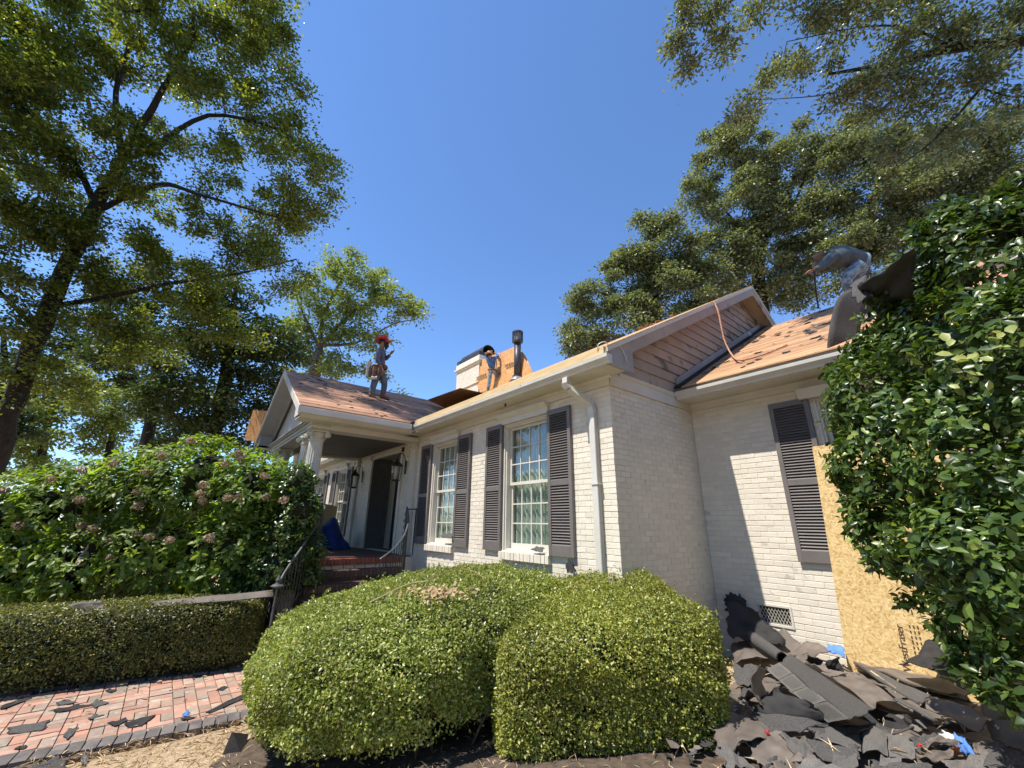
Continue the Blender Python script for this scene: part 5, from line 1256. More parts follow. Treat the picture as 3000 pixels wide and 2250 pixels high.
# --- shrubs made of larger leaves
def shrub(name, label, blobs, n, lsize, lm, tpl, seed, stems=30, base=None, big=0, core=True, up=.5, droop=.2, clusr=.12, grp=7):
    r = np.random.default_rng(seed); cb = np.mean([c for c, _ in blobs], 0); b0 = np.array([cb[0], cb[1], float(gz(cb[0], cb[1]))]) if base is None else np.array(base)
    t = thing(name, label, 'shrub', b0)
    C_ = np.array([c for c, _ in blobs]); R_ = np.array([q for _, q in blobs])
    w_ = R_**2; ncl = n//grp; pick = r.choice(len(C_), ncl*2, p=w_/w_.sum()); d = unit(r.normal(size=(ncl*2, 3)))
    rad = R_[pick]*np.where(r.random(ncl*2) < .6, r.uniform(.88, 1.05, ncl*2), r.uniform(.55, .95, ncl*2))
    P = C_[pick]+d*rad[:, None]
    ins = (np.sqrt(((P[:, None]-C_[None])**2).sum(2))/R_[None] < .72).any(1); P, d = P[~ins][:ncl], d[~ins][:ncl]
    # whorls: leaves radiate from each twig end
    ax = unit(d*.8+np.array([0, 0, up])+r.normal(size=P.shape)*.3); m_ = grp
    ang = r.uniform(0, 6.28, len(P))[:, None]+np.arange(m_)[None]*2.4
    u = unit(np.cross(ax, np.array([.3, .5, .1]))); v = np.cross(ax, u)
    rd = u[:, None]*np.cos(ang)[..., None]+v[:, None]*np.sin(ang)[..., None]
    base_ = P[:, None]-ax[:, None]*(np.arange(m_)/m_*clusr)[None, :, None]
    ad = unit(rd+ax[:, None]*r.uniform(.0, .8, (len(P), m_))[..., None]-np.array([0, 0, droop])); nr = unit(ax[:, None]+rd*-.15+r.normal(size=rd.shape)*.28)
    PP = base_.reshape(-1, 3); AD = ad.reshape(-1, 3); NR = nr.reshape(-1, 3); SZ = lsize*r.uniform(.6, 1.2, len(PP))
    keep = (PP[:, 1] < YW-.05) & (PP[:, 2] > gz(PP[:, 0], PP[:, 1])+.05) & ~((PP[:, 1] > YF-.05) & (PP[:, 0] < XS))
    PP, AD, NR, SZ = PP[keep], AD[keep], NR[keep], SZ[keep]
    if big:
        D_ = (PP-CAM) @ CF; X_ = 1500+FOC*((PP-CAM) @ CR)/D_; Y_ = 1125-FOC*((PP-CAM) @ CU)/D_
        sc = SZ/D_*((D_ > .3) & (X_ > 0) & (X_ < 3000) & (Y_ > 0) & (Y_ < 2250)); od = np.argsort(-sc)[:big]
        T, F = tpl; ms = []
        for k in range(4):
            me = npmesh('leaf', T*np.array([1, r.uniform(.85, 1.15), r.uniform(.6, 1.5)]), F, True); me.materials.append(lm); ms.append(me)
        Rf = frames(NR[od], AD[od]); o3 = origin(t)
        for k, i in enumerate(od):
            o = bpy.data.objects.new('leaf', ms[k % 4]); COL.objects.link(o); o.parent = t
            Mx = Matrix(Rf[k].tolist()).to_4x4(); o.matrix_local = Matrix.Translation(Vector(PP[i]-o3)) @ Mx @ Matrix.Scale(float(SZ[i]), 4)
        rest_ = np.ones(len(PP), bool); rest_[od] = False; PP, AD, NR, SZ = PP[rest_], AD[rest_], NR[rest_], SZ[rest_]
    leaves('foliage', PP, NR, SZ, lm, t, tpl, AD, kind='stuff', smooth=True)
    q = MB()
    for k in range(stems):
        i = r.integers(len(P)); e = P[i]; b = b0+r.normal(size=3)*np.array([.25, .25, 0]); b[2] = float(gz(b[0], b[1]))-.02
        mid = b*.45+e*.55+r.normal(size=3)*.08-np.array([0, 0, .05]); q.tube(bez(b, mid, e, 6), np.linspace(.016, .004, 6), 5, cap=False)
    q.build('stem', TWIG, t, kind='stuff')
    if core:
        q = MB()
        for c, R in zip(C_, R_):
            rr_ = R*.70; q.lathe([(rr_*math.cos(a), rr_*math.sin(a)) for a in np.linspace(-1.5, 1.5, 7)], c, 10)
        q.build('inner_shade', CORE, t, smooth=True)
    return t
hb = [B(40, 1110, 6.5, 95), B(170, 1080, 6.7, 95), B(300, 1060, 6.9, 95), B(430, 1040, 7.0, 105), B(540, 1060, 7.0, 90), B(80, 1210, 6.4, 95), B(220, 1200, 6.5, 100), B(360, 1180, 6.7, 110), B(500, 1180, 6.7, 100), B(-60, 1150, 6.3, 100), B(-40, 1260, 6.2, 90), B(120, 1270, 6.2, 70)]
hyd = shrub('hydrangea_shrub', 'broad hydrangea with dried pinkish flower heads behind the low hedge', hb, 22000, .115, L_HYD, LEAF8, 41, stems=90, grp=7, clusr=.14, core=False, up=.7)
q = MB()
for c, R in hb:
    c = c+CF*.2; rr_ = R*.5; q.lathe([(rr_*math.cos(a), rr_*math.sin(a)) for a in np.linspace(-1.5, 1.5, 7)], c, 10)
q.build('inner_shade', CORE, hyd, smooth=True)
fl_px = [(412, 952), (515, 980), (485, 1003), (520, 990), (572, 1028), (612, 1080), (178, 1015), (172, 1080), (247, 1002), (440, 1047), (433, 1067), (437, 1082), (298, 1062), (300, 1092), (492, 1075), (515, 1073), (575, 1073), (8, 1060), (40, 1135), (175, 1135), (200, 1142), (240, 1165), (296, 1152), (322, 1160), (366, 1167), (92, 1202), (50, 1200), (452, 1162), (350, 985), (240, 1205), (315, 1020), (110, 1035)]
fr_ = np.random.default_rng(77)
for (fx, fy) in fl_px:
    D_ = 6.15 if fy > 1120 else (6.2 if fx < 250 else 6.35); c = at(fx, fy, D_-.15); k = 110
    d = unit(fr_.normal(size=(k, 3))); p = c+d*np.array([.085, .085, .068])*fr_.uniform(.75, 1.0, k)[:, None]*fr_.uniform(.62, .92)
    leaves('flower_head', p, d+fr_.normal(size=(k, 3))*.3, .034, L_FLOW, hyd, LEAF8W, None)
cb_ = [B(640, 1040, 6.9, 42), B(655, 1100, 6.8, 42), B(620, 1150, 6.7, 55), B(670, 1180, 6.7, 35), B(600, 1220, 6.5, 60), B(560, 1150, 6.8, 50), B(660, 1240, 6.6, 35), B(590, 1080, 7.1, 45), B(540, 1230, 6.6, 45)]
shrub('camellia_shrub', 'glossy dark green shrub in front of the porch columns', cb_, 8500, .082, L_CAM, LEAF8, 43, stems=40, base=(*at(560, 1300, 7.0)[:2], 0), grp=6, clusr=.10)
hlb = [B(1895, 860, 3.3, 95), B(1880, 1000, 3.2, 80), B(1930, 1130, 3.0, 95), B(2045, 1235, 2.8, 88), B(2000, 940, 2.9, 130), B(2090, 760, 2.9, 150), B(2170, 590, 2.9, 140), B(2060, 640, 3.1, 90), B(2150, 1000, 2.5, 170), B(2120, 1190, 2.3, 130), B(2230, 780, 2.5, 180), B(2220, 1300, 2.1, 130), B(2110, 1350, 2.5, 80), B(2260, 1480, 2.0, 110), B(2300, 1100, 2.2, 190), B(2330, 660, 2.7, 190), B(2330, 880, 2.3, 200), B(1925, 690, 3.4, 60), B(1975, 600, 3.3, 65), B(2040, 530, 3.1, 75), B(2120, 500, 3.0, 75), B(2240, 480, 2.8, 75), B(1880, 760, 3.5, 50)]+[B(x_, y_, D_, q_) for x_, y_, D_, q_ in ((1815, 860, 3.6, 26), (1800, 800, 3.7, 22), (1835, 960, 3.5, 28), (1860, 1120, 3.3, 26), (1905, 1210, 3.1, 30), (1960, 1290, 2.9, 26), (2030, 1350, 2.7, 30), (2080, 1430, 2.4, 34), (2150, 1480, 2.2, 40), (1990, 505, 3.2, 26), (2060, 455, 3.1, 30), (2150, 425, 3.0, 30), (2200, 395, 2.9, 30), (1840, 790, 3.7, 28))]+[ B(1830, 900, 3.5, 45), B(1845, 1050, 3.4, 40)]
holly = shrub('holly_shrub', 'large glossy holly filling the right side in front of the wing', hlb, 28000, .076, L_HOLLY, LEAF8, 45, stems=26, core=False, base=(*(at(2420, 1500, 2.7)[:2]), .1), big=300, grp=7, clusr=.13, up=.35)
# yellowing leaf sprays on the holly
for k, (fx, fy, D_) in enumerate([(2060, 775, 2.35), (2170, 720, 2.1), (2110, 800, 2.3)]):
    c = at(fx, fy, D_); n = 8; rr_ = np.random.default_rng(90+k)
    leaves('yellow_leaves', c+rr_.normal(size=(n, 3))*.05, np.array([0, -.6, .6])+rr_.normal(size=(n, 3))*.4, .060*rr_.uniform(.8, 1.3, n), L_HOLLYY, holly, LEAF8W, None)
# trees standing behind and beside the photographer (they show as reflections in the panes and close off the sky)
for k, (x, y, h, R_, lab) in enumerate([(9, 2, 9, 3.2, 'spreading tree on the right beyond the holly, out of the frame'), (11, 9, 11, 3.6, 'tall tree beyond the wing, out of the frame'), (7, -9, 10, 3.5, 'tree behind the photographer on the right'),
                                        (-2, -15, 13, 4.8, 'tree straight behind the photographer'), (-15, -19, 15, 5.2, 'tall tree beyond the leaning oak, out of the frame'), (-9, -15, 14, 5.0, 'tree across the street side of the garden'), (14, -3, 11, 4.0, 'large tree on the far right behind the photographer')]):
    c = np.array([x, y, 0.])
    tree('broadleaf_tree', lab, [(c, .25), (c+[0, 0, h*.35], .2), (c+[.2, .1, h*.6], .12), (c+[.2, .1, h*.8], .06)], [],
         [(c+np.array([0, 0, h*.62]), R_), (c+np.array([R_*.6, 0, h*.45]), R_*.7), (c+np.array([-R_*.5, R_*.4, h*.5]), R_*.7), (c+np.array([0, -R_*.6, h*.75]), R_*.6)], 16000, 1.0, .36, L_OAKD, BARK, seed=60+k, clus=.5)

# ================================================================ STRAW, LEAVES AND SCRAPS ON THE GROUND
r = np.random.default_rng(101)
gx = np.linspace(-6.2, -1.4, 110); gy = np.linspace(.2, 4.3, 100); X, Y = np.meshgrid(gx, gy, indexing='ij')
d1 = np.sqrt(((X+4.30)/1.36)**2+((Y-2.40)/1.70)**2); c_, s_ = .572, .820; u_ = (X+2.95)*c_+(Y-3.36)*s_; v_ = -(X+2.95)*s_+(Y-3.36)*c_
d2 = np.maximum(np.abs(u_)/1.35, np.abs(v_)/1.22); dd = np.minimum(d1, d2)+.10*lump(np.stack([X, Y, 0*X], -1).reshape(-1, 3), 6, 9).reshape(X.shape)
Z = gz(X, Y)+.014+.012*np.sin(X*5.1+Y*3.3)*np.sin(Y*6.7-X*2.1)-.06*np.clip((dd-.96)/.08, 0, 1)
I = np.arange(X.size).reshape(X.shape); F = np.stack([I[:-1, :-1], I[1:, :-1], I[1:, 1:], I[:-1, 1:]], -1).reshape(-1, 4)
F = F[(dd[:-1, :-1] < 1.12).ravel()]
link(npmesh('hedge_shade_sheet', np.stack([X, Y, Z], -1).reshape(-1, 3), F, True), 'hedge_shade_sheet', HEDGESHADE, None, 'structure')  # dark sheet laid as painted shade around the hedge feet
n = 15000; P = np.stack([r.uniform(-5.6, -1.6, n), r.uniform(-1.6, 3.6, n), np.zeros(n)], 1)
P = P[(P[:, 0] > -5.42-.13*np.maximum(0, .65-P[:, 1]))]; P[:, 2] = gz(P[:, 0], P[:, 1])+r.uniform(.0, .022, len(P)); q_ = np.minimum(np.sqrt(((P[:, 0]+4.30)/1.36)**2+((P[:, 1]-2.40)/1.70)**2), np.maximum(np.abs((P[:, 0]+2.95)*.572+(P[:, 1]-3.36)*.82)/1.35, np.abs(-(P[:, 0]+2.95)*.82+(P[:, 1]-3.36)*.572)/1.22)); P = P[(q_ > 1) | (r.random(len(P)) < .35)]
leaves('pine_straw', P, np.array([0, 0, 1.])+r.normal(size=P.shape)*.35, r.uniform(.035, .10, len(P)), STRAW, None, STRIP, r.normal(size=P.shape)*np.array([1, 1, .15]), kind='stuff')
bpy.data.objects['pine_straw']['label'] = 'tan pine straw and dry clippings strewn over the bed'
n = 500; P = np.stack([r.uniform(-8.0, -5.4, n), r.uniform(-1.8, 1.7, n), np.full(n, .012)], 1)
P = P[(r.random(n) < np.where(P[:, 0] < -7.0, .9, .22))]
leaves('leaf_litter', P, np.array([0, 0, 1.])+r.normal(size=P.shape)*.3, r.uniform(.02, .07, len(P)), L_DRY, None, LEAF8, r.normal(size=P.shape)*np.array([1, 1, .1]), kind='stuff')
bpy.data.objects['leaf_litter']['label'] = 'dry leaf litter along the brick path'

def pile(x, y):
    """top of the tear-off heap beside the wing"""
    x = np.asarray(x, float); y = np.asarray(y, float)
    return gz(x, y)+.10*np.clip((y-2.6)/1.2, 0, 1)*np.clip((x+2.7)/.5, 0, 1)
def sheet(name, corners, m, label, cat='shingle', th=.006, bow=0.0, wob=.01, rag=.02, G=12, seed=0, group=None, twist=0, top=True):
    """a torn, slightly buckled sheet spanned between four corners"""
    A, B_, C_, D_ = [np.array(c, float) for c in corners]; rs = np.random.default_rng(seed)
    n = np.cross(B_-A, D_-A); n = n/(np.linalg.norm(n)+1e-9)
    if n[2] < 0: n = -n
    u, v = np.meshgrid(np.linspace(0, 1, G+1), np.linspace(0, 1, G+1), indexing='ij')
    ph = rs.uniform(0, 6.28, 8)
    du = rag*(np.sin(v*9+ph[0])+.6*np.sin(v*23+ph[1]))*np.where(u < .5, -(1-2*u)**4, (2*u-1)**4)
    dv = rag*(np.sin(u*8+ph[2])+.6*np.sin(u*21+ph[3]))*np.where(v < .5, -(1-2*v)**4, (2*v-1)**4)
    U, W = u+du, v+dv
    P = A*((1-U)*(1-W))[..., None]+B_*(U*(1-W))[..., None]+C_*(U*W)[..., None]+D_*((1-U)*W)[..., None]
    off = bow*4*U*(1-U)+wob*(np.sin(U*7+ph[4])*np.cos(W*6+ph[5])+.5*np.sin(U*15+W*11+ph[6]))+twist*(U-.5)*(W-.5)
    P = P+n*off[..., None]
    base = P.mean((0, 1)); T = P-base; V = np.concatenate([T.reshape(-1, 3), (T-n*th).reshape(-1, 3)]); K = (G+1)**2
    I = np.arange(K).reshape(G+1, G+1); top_ = np.stack([I[:-1, :-1], I[1:, :-1], I[1:, 1:], I[:-1, 1:]], -1).reshape(-1, 4)
    F = [top_, top_[:, ::-1]+K]
    for e in (I[0], I[-1], I[:, 0], I[:, -1]): F.append(np.stack([e[:-1], e[1:], e[1:]+K, e[:-1]+K], -1))
    o = link(npmesh(name, V, np.concatenate(F), True), name, m, None); o.location = base
    if label: tag(o, label, cat, group)
    return o
def cr(cx, cy, h=None, z=None):
    """corner read off the debris close-up, lying at height h above the heap"""
    x, y = 1548.4+.3*cx, 1253.4+.3*cy
    if z is not None: return on(x, y, 2, z)
    zz = .42
    for _ in range(12):
        p = on(x, y, 2, zz); zz = .5*zz+.5*(float(pile(p[0], p[1]))+h)
    return on(x, y, 2, zz)
def S(name, pts, hs, m, label, **kw):
    return sheet(name, [cr(p[0], p[1], h) for p, h in zip(pts, hs)], m, label, **kw)
# the heap itself
gx = np.linspace(-2.75, 1.4, 90); gy = np.linspace(2.3, YW-.01, 80); X, Y = np.meshgrid(gx, gy, indexing='ij'); pp = np.stack([X, Y, 0*X], -1).reshape(-1, 3)
ed = np.clip((X+2.75)/.4, 0, 1)*np.clip((Y-2.3)/.5, 0, 1)
Z = pile(X, Y)-.03+(.035*lump(pp, 5, 2)+.02*lump(pp, 14, 4)).reshape(X.shape)*ed-.06*(1-ed)
I = np.arange(X.size).reshape(X.shape); F = np.stack([I[:-1, :-1], I[1:, :-1], I[1:, 1:], I[:-1, 1:]], -1).reshape(-1, 4)
hp = link(npmesh('shingle_rubble', np.stack([X, Y, Z], -1).reshape(-1, 3), F, True), 'shingle_rubble', SHINGLEB, None, 'stuff')
hp['label'] = 'heap of torn roofing debris beside the wing wall'
# small torn fragments
r = np.random.default_rng(202); n = 300
P = np.stack([r.uniform(-2.6, 1.0, n), r.uniform(2.5, YW-.2, n), np.zeros(n)], 1); P[:, 0] = np.maximum(P[:, 0], -2.15+r.uniform(0, .3, n)); P[:, 2] = pile(P[:, 0], P[:, 1])+r.uniform(.0, .05, n)
T = (np.array([(-.5, -.35, 0), (.1, -.42, .05), (.5, -.2, 0), (.42, .3, .04), (-.1, .36, -.03), (-.48, .2, .03)]), np.array([(0, 1, 2), (0, 2, 3), (0, 3, 4), (0, 4, 5)]))
for m_, a, b, nm in ((SHINGLE, 0, 120, 'shingle_fragments'), (SHINGLEB, 120, 240, 'shingle_fragments'), (FELT, 240, 300, 'felt_fragments')):
    o = leaves(nm, P[a:b], np.array([0, 0, 1.])+r.normal(size=(b-a, 3))*.28, r.uniform(.03, .11, b-a), m_, None, T, r.normal(size=(b-a, 3))*np.array([1, 1, .2]), kind='stuff')
    o['label'] = 'small torn scraps of roofing scattered on the heap'
n = 500; P = np.stack([r.uniform(-2.6, 1.0, n), r.uniform(2.5, YW-.2, n), np.zeros(n)], 1); P[:, 2] = pile(P[:, 0], P[:, 1])+r.uniform(.02, .06, n)
o = leaves('straw_wisps', P, np.array([0, 0, 1.])+r.normal(size=P.shape)*.3, r.uniform(.05, .16, n), STRAW, None, STRIP, r.normal(size=P.shape)*np.array([1, 1, .15]), kind='stuff'); o['label'] = 'straw wisps and splinters on the debris'

# large recognisable pieces
lng = thing('shingle_strip', 'long bent strip of joined shingles lying diagonally across the heap', 'shingle', cr(640, 800, .2))
def child(o, par):
    w_ = np.array(o.location); o.parent = par; o.location = tuple(w_-origin(par)); return o
A1, A2, Bm1, Bm2, C1, C2 = cr(355, 640, .10), cr(800, 1028, .08), cr(450, 592, .22), cr(955, 1000, .22), cr(530, 532, .16), cr(1140, 932, .14)
for k in range(4):
    a, b = k/4, (k+1)/4-.006
    e1, e2 = A1+(A2-A1)*a, A1+(A2-A1)*b; f1, f2 = Bm1+(Bm2-Bm1)*a, Bm1+(Bm2-Bm1)*b
    child(sheet('shingle_tab', [e1, e2, f2, f1], SHINGLE, None, th=.006, wob=.002, rag=.004, seed=300+k, G=6), lng)
child(sheet('granular_band', [Bm1, Bm2, C2, C1], SHINGLED, None, th=.006, wob=.004, rag=.01, bow=.0, seed=310), lng)
S('roofing_felt', [(640, 560), (1060, 690), (1310, 850), (1100, 900)], [.10, .12, .10, .10], SHINGLEB, 'broad brown felt sheet lying behind the long shingle strip', cat='roofing felt', seed=1, wob=.012)
S('roofing_felt', [(262, 940), (430, 775), (690, 905), (800, 1020)], [.06, .16, .16, .07], FELT, 'grey crumpled felt sheet in front of the long shingle strip', cat='roofing felt', seed=2, wob=.02, bow=.03)
S('roofing_felt', [(262, 940), (800, 1022), (600, 1085), (330, 1100)], [.07, .08, .05, .05], SHINGLED, 'dark folded felt edge at the front of the grey crumpled sheet', cat='roofing felt', seed=3, wob=.01)
S('shingle_scrap', [(100, 480), (210, 440), (360, 560), (130, 600)], [.16, .20, .16, .12], SHINGLEB, 'rounded grey piece of shingle between the hedge and the felt roll', seed=4, bow=.03)
# roll of felt
ra, rb_ = cr(130, 330, .36), cr(470, 560, .16)
rl = thing('felt_roll', 'grey roll of roofing felt lying against the hedge', 'roll', (ra+rb_)/2)
q = MB(); pts = [ra+(rb_-ra)*t for t in np.linspace(0, 1, 7)]; q.tube(pts, [.075, .072, .07, .068, .064, .06, .055], 16, cap=False); q.tube(pts, [.064, .062, .06, .058, .054, .05, .045], 16, cap=False); q.build('roll', SHINGLED, rl, smooth=True)
# black felt climbing the wall in the corner
wl = lambda cx, cy, y: on(1548.4+.3*cx, 1253.4+.3*cy, 1, y)
sheet('roofing_felt', [wl(60, 120, 5.9), wl(95, 420, 5.5), wl(520, 480, 5.6), wl(285, 215, 6.0)], FELT, 'black torn felt standing against the wall in the corner left of the vent', 'roofing felt', seed=6, wob=.02, rag=.05)
sheet('roofing_felt', [wl(60, 100, 6.0), wl(60, 230, 5.9), wl(240, 240, 6.02), wl(170, 95, 6.04)], FELT, 'ragged black tip of felt highest on the wall beside the hedge', 'roofing felt', seed=7, wob=.02, rag=.08)
sheet('shingle_scrap', [wl(330, 400, 5.95), wl(480, 560, 5.5), wl(690, 520, 5.75), wl(480, 345, 6.0)], SHINGLEB, 'brown curved sheet below the vent grille', 'shingle', seed=8, wob=.012, bow=-.03, rag=.02)
sheet('shingle_scrap', [wl(500, 560, 5.6), wl(620, 600, 5.45), wl(820, 500, 5.8), wl(660, 430, 5.95)], SHINGLEB, 'brown sheet against the wall left of the blue tarp', 'shingle', seed=9, wob=.01, rag=.03)
sheet('tarp_scrap', [wl(785, 505, 5.85), wl(920, 550, 5.8), wl(915, 480, 5.95), wl(805, 458, 5.98)], TARPL, 'crumpled blue tarp corner at the foot of the strand board', 'tarp', seed=10, wob=.012, rag=.02)
S('roofing_felt', [(930, 560), (1120, 660), (1560, 640), (1300, 555)], [.10, .10, .10, .10], SHINGLEB, 'brown felt strip along the foot of the strand board', cat='roofing felt', seed=11, wob=.012)
sheet('roofing_felt', [wl(1325, 600, 5.55), wl(1800, 790, 5.0), wl(1890, 690, 5.3), wl(1560, 440, 5.85)], FELT, 'blue grey curled felt leaning on the strand board by the holly', 'roofing felt', seed=12, wob=.03, bow=.06, rag=.03)
S('roofing_felt', [(1100, 640), (1700, 830), (1890, 800), (1540, 640)], [.12, .12, .12, .12], SHINGLEB, 'long brown felt stretched towards the holly', cat='roofing felt', seed=13, wob=.014)
S('shingle_strip', [(980, 592), (1450, 895), (1540, 830), (1120, 640)], [.20, .20, .19, .19], SHINGLE, 'long straight grey shingle strip right of the brown felt sheet', seed=14, wob=.006, rag=.008)
wd = thing('wood_splinter', 'thin yellow wood lath under the long grey shingle strip', 'lath', cr(1300, 790, .2))
MB().tube([cr(1110, 655, .20), cr(1290, 780, .19), cr(1455, 893, .16)], .007, 5).build('lath', YELLOW, wd)
S('shingle_strip', [(1265, 850), (1560, 1008), (1590, 1000), (1330, 850)], [.18, .16, .17, .18], SHINGLE, 'narrow pointed shingle strip over the dark hollow', seed=15, wob=.004, rag=.004)
S('roofing_felt', [(1455, 895), (1890, 1088), (1985, 985), (1570, 825)], [.16, .14, .18, .22], SHINGLEB, 'wide brown felt sheet with rounded edge above the dark hollow', cat='roofing felt', seed=16, wob=.012, rag=.012)
S('roofing_felt', [(1880, 720), (1950, 1130), (2350, 1300), (2300, 760)], [.30, .08, .10, .45], SHINGLEB, 'dark brown felt panel leaning under the holly at the right', cat='roofing felt', seed=17, wob=.012)
S('roofing_felt', [(960, 1030), (1700, 1110), (1880, 1080), (1130, 880)], [-.02, -.03, -.02, .02], FELT, 'black felt lying in the hollow between the sheets', cat='roofing felt', seed=18, wob=.01)
S('shingle_scrap', [(775, 600), (800, 640), (905, 655), (870, 545)], [.22, .16, .15, .26], FELT, 'small folded black flap standing behind the long strip', seed=19, rag=.02)
S('shingle_scrap', [(640, 575), (660, 540), (790, 580), (730, 610)], [.18, .25, .20, .16], FELT, 'curled black edge left of the small folded flap', seed=20, rag=.03)
S('shingle_scrap', [(290, 600), (300, 900), (395, 880), (350, 640)], [.38, .10, .08, .2], SHINGLEB, 'upright brown folded shingle beside the hedge', seed=21, rag=.02, bow=.04)
S('shingle_scrap', [(110, 600), (300, 620), (330, 800), (120, 720)], [.16, .2, .10, .10], SHINGLED, 'dark torn layers tucked under the hedge edge', seed=22, rag=.05, wob=.02)
tabs = [([(745, 1050), (1030, 1062), (1042, 1228), (700, 1130)], 'grey shingle tab in front of the long strip tip'), ([(1045, 1075), (1222, 1090), (1232, 1262), (1050, 1235)], 'square grey shingle tab in the middle foreground'),
        ([(1228, 1095), (1420, 1118), (1428, 1272), (1240, 1255)], 'square grey shingle tab right of the middle one'), ([(440, 1108), (640, 1130), (705, 1258), (600, 1282)], 'narrow grey shingle with a slanted cut near the bottom edge'),
        ([(-10, 1232), (80, 1190), (275, 1360), (90, 1380)], 'pale grey shingle corner at the bottom beside the hedge'), ([(640, 1140), (1000, 1180), (1035, 1285), (760, 1300)], 'dark grey shingle under the foreground tabs'),
        ([(200, 1045), (460, 1100), (640, 1310), (290, 1345)], 'brown round-cornered sheet in the lower left of the heap'), ([(1500, 1160), (1750, 1160), (1760, 1190), (1500, 1200)], 'thin flat brown strip beside the blue tarp'),
        ([(280, 1190), (330, 1165), (430, 1290), (380, 1310)], 'small dark shingle scrap lying on the brown sheet'), ([(1100, 1300), (1560, 1330), (1700, 1420), (1080, 1400)], 'granular dark shingle at the bottom of the frame'),
        ([(560, 1330), (800, 1310), (1000, 1400), (600, 1420)], 'speckled grey shingle at the bottom middle'), ([(1620, 1290), (1900, 1250), (2100, 1380), (1720, 1420)], 'granular shingle in the lower right corner'),
        ([(1480, 1200), (1700, 1220), (1680, 1290), (1450, 1280)], 'brown shingle with ragged end near the maple leaf')]
tabs += [([(60, 1130), (170, 1080), (240, 1180), (110, 1230)], 'brown torn shingle close to the hedge at the front of the heap'), ([(840, 1240), (1010, 1250), (1020, 1340), (830, 1330)], 'pale grey shingle below the middle square tab'),
        ([(1830, 1180), (1960, 1150), (2080, 1240), (1900, 1280)], 'brown crumpled shingle right of the maple leaf'), ([(150, 700), (300, 690), (330, 800), (180, 850)], 'dark torn flap in the shade beside the hedge'),
        ([(1180, 1255), (1330, 1270), (1330, 1340), (1170, 1330)], 'small grey shingle below the right square tab'), ([(330, 1290), (470, 1270), (500, 1360), (340, 1380)], 'dark shingle chip at the bottom left of the heap')]
tabs += [([(-60, 1050), (200, 960), (420, 1120), (60, 1240)], 'broad brown torn sheet under the hedge edge at the left of the heap'), ([(650, 1020), (960, 1040), (1400, 1060), (760, 1180)], 'dark torn felt running below the tip of the long strip'),
        ([(1380, 1130), (1560, 1100), (1700, 1180), (1460, 1230)], 'dark limp felt beside the red cap at the right'), ([(1880, 1250), (2100, 1170), (2330, 1330), (2000, 1420)], 'dark torn sheet in the extreme lower right corner'),
        ([(400, 1290), (650, 1250), (900, 1380), (430, 1440)], 'brown torn sheet along the bottom edge of the heap')]
for k, (pts, lab) in enumerate(tabs):
    S('shingle_scrap', pts, [.055+.006*(k % 4)]*4, (SHINGLEB if 'brown' in lab else SHINGLED if 'dark' in lab else SHINGLE), lab, seed=30+k, rag=.010 if 'tab' in lab else .05, wob=.005 if 'tab' in lab else .013, G=16, bow=(.0, .02, -.012)[k % 3])
S('tarp_scrap', [(1700, 1120), (1765, 1235), (1860, 1255), (1770, 1110)], [.08, .07, .07, .09], TARPL, 'light blue tarp strip in the hollow at the lower right', cat='tarp', seed=51, wob=.015, rag=.05)
S('paper_scrap', [(1575, 1075), (1630, 1150), (1750, 1150), (1700, 1110)], [.08, .07, .07, .09], WHITEP, 'crumpled white wrapper beside the light blue tarp', cat='wrapper', seed=52, wob=.012, rag=.05)
for k, (cx, cy, lab) in enumerate([(362, 1090, 'small red plastic cap on the dark felt edge'), (1462, 1182, 'small red plastic cap right of the square tabs'), (150, 535, 'small red plastic cap near the hedge')]):
    S('nail_cap', [(cx-18, cy-8), (cx-4, cy+10), (cx+18, cy+8), (cx+6, cy-10)], [.13]*4 if k == 2 else [.09]*4, RED, lab, cat='plastic cap', seed=60+k, rag=.05, G=4, wob=.003)
ORL = mat('orange_leaf', (.45, .12, .03), (.30, .07, .02), rough=.6)
c = cr(1725, 1222, .09); q = MB(); pts = [c]
for k in range(11):
    a = 2*math.pi*k/11; rr_ = .045 if k % 2 else .02; pts.append(c+(CR*math.cos(a)+np.array([0, -.5, .8])*math.sin(a))*rr_)
q.add(pts, [(0, k+1, (k+1) % 11+1) for k in range(11)]); tag(q.build('maple_leaf', ORL, None), 'curled orange maple leaf lying on the heap', 'leaf')

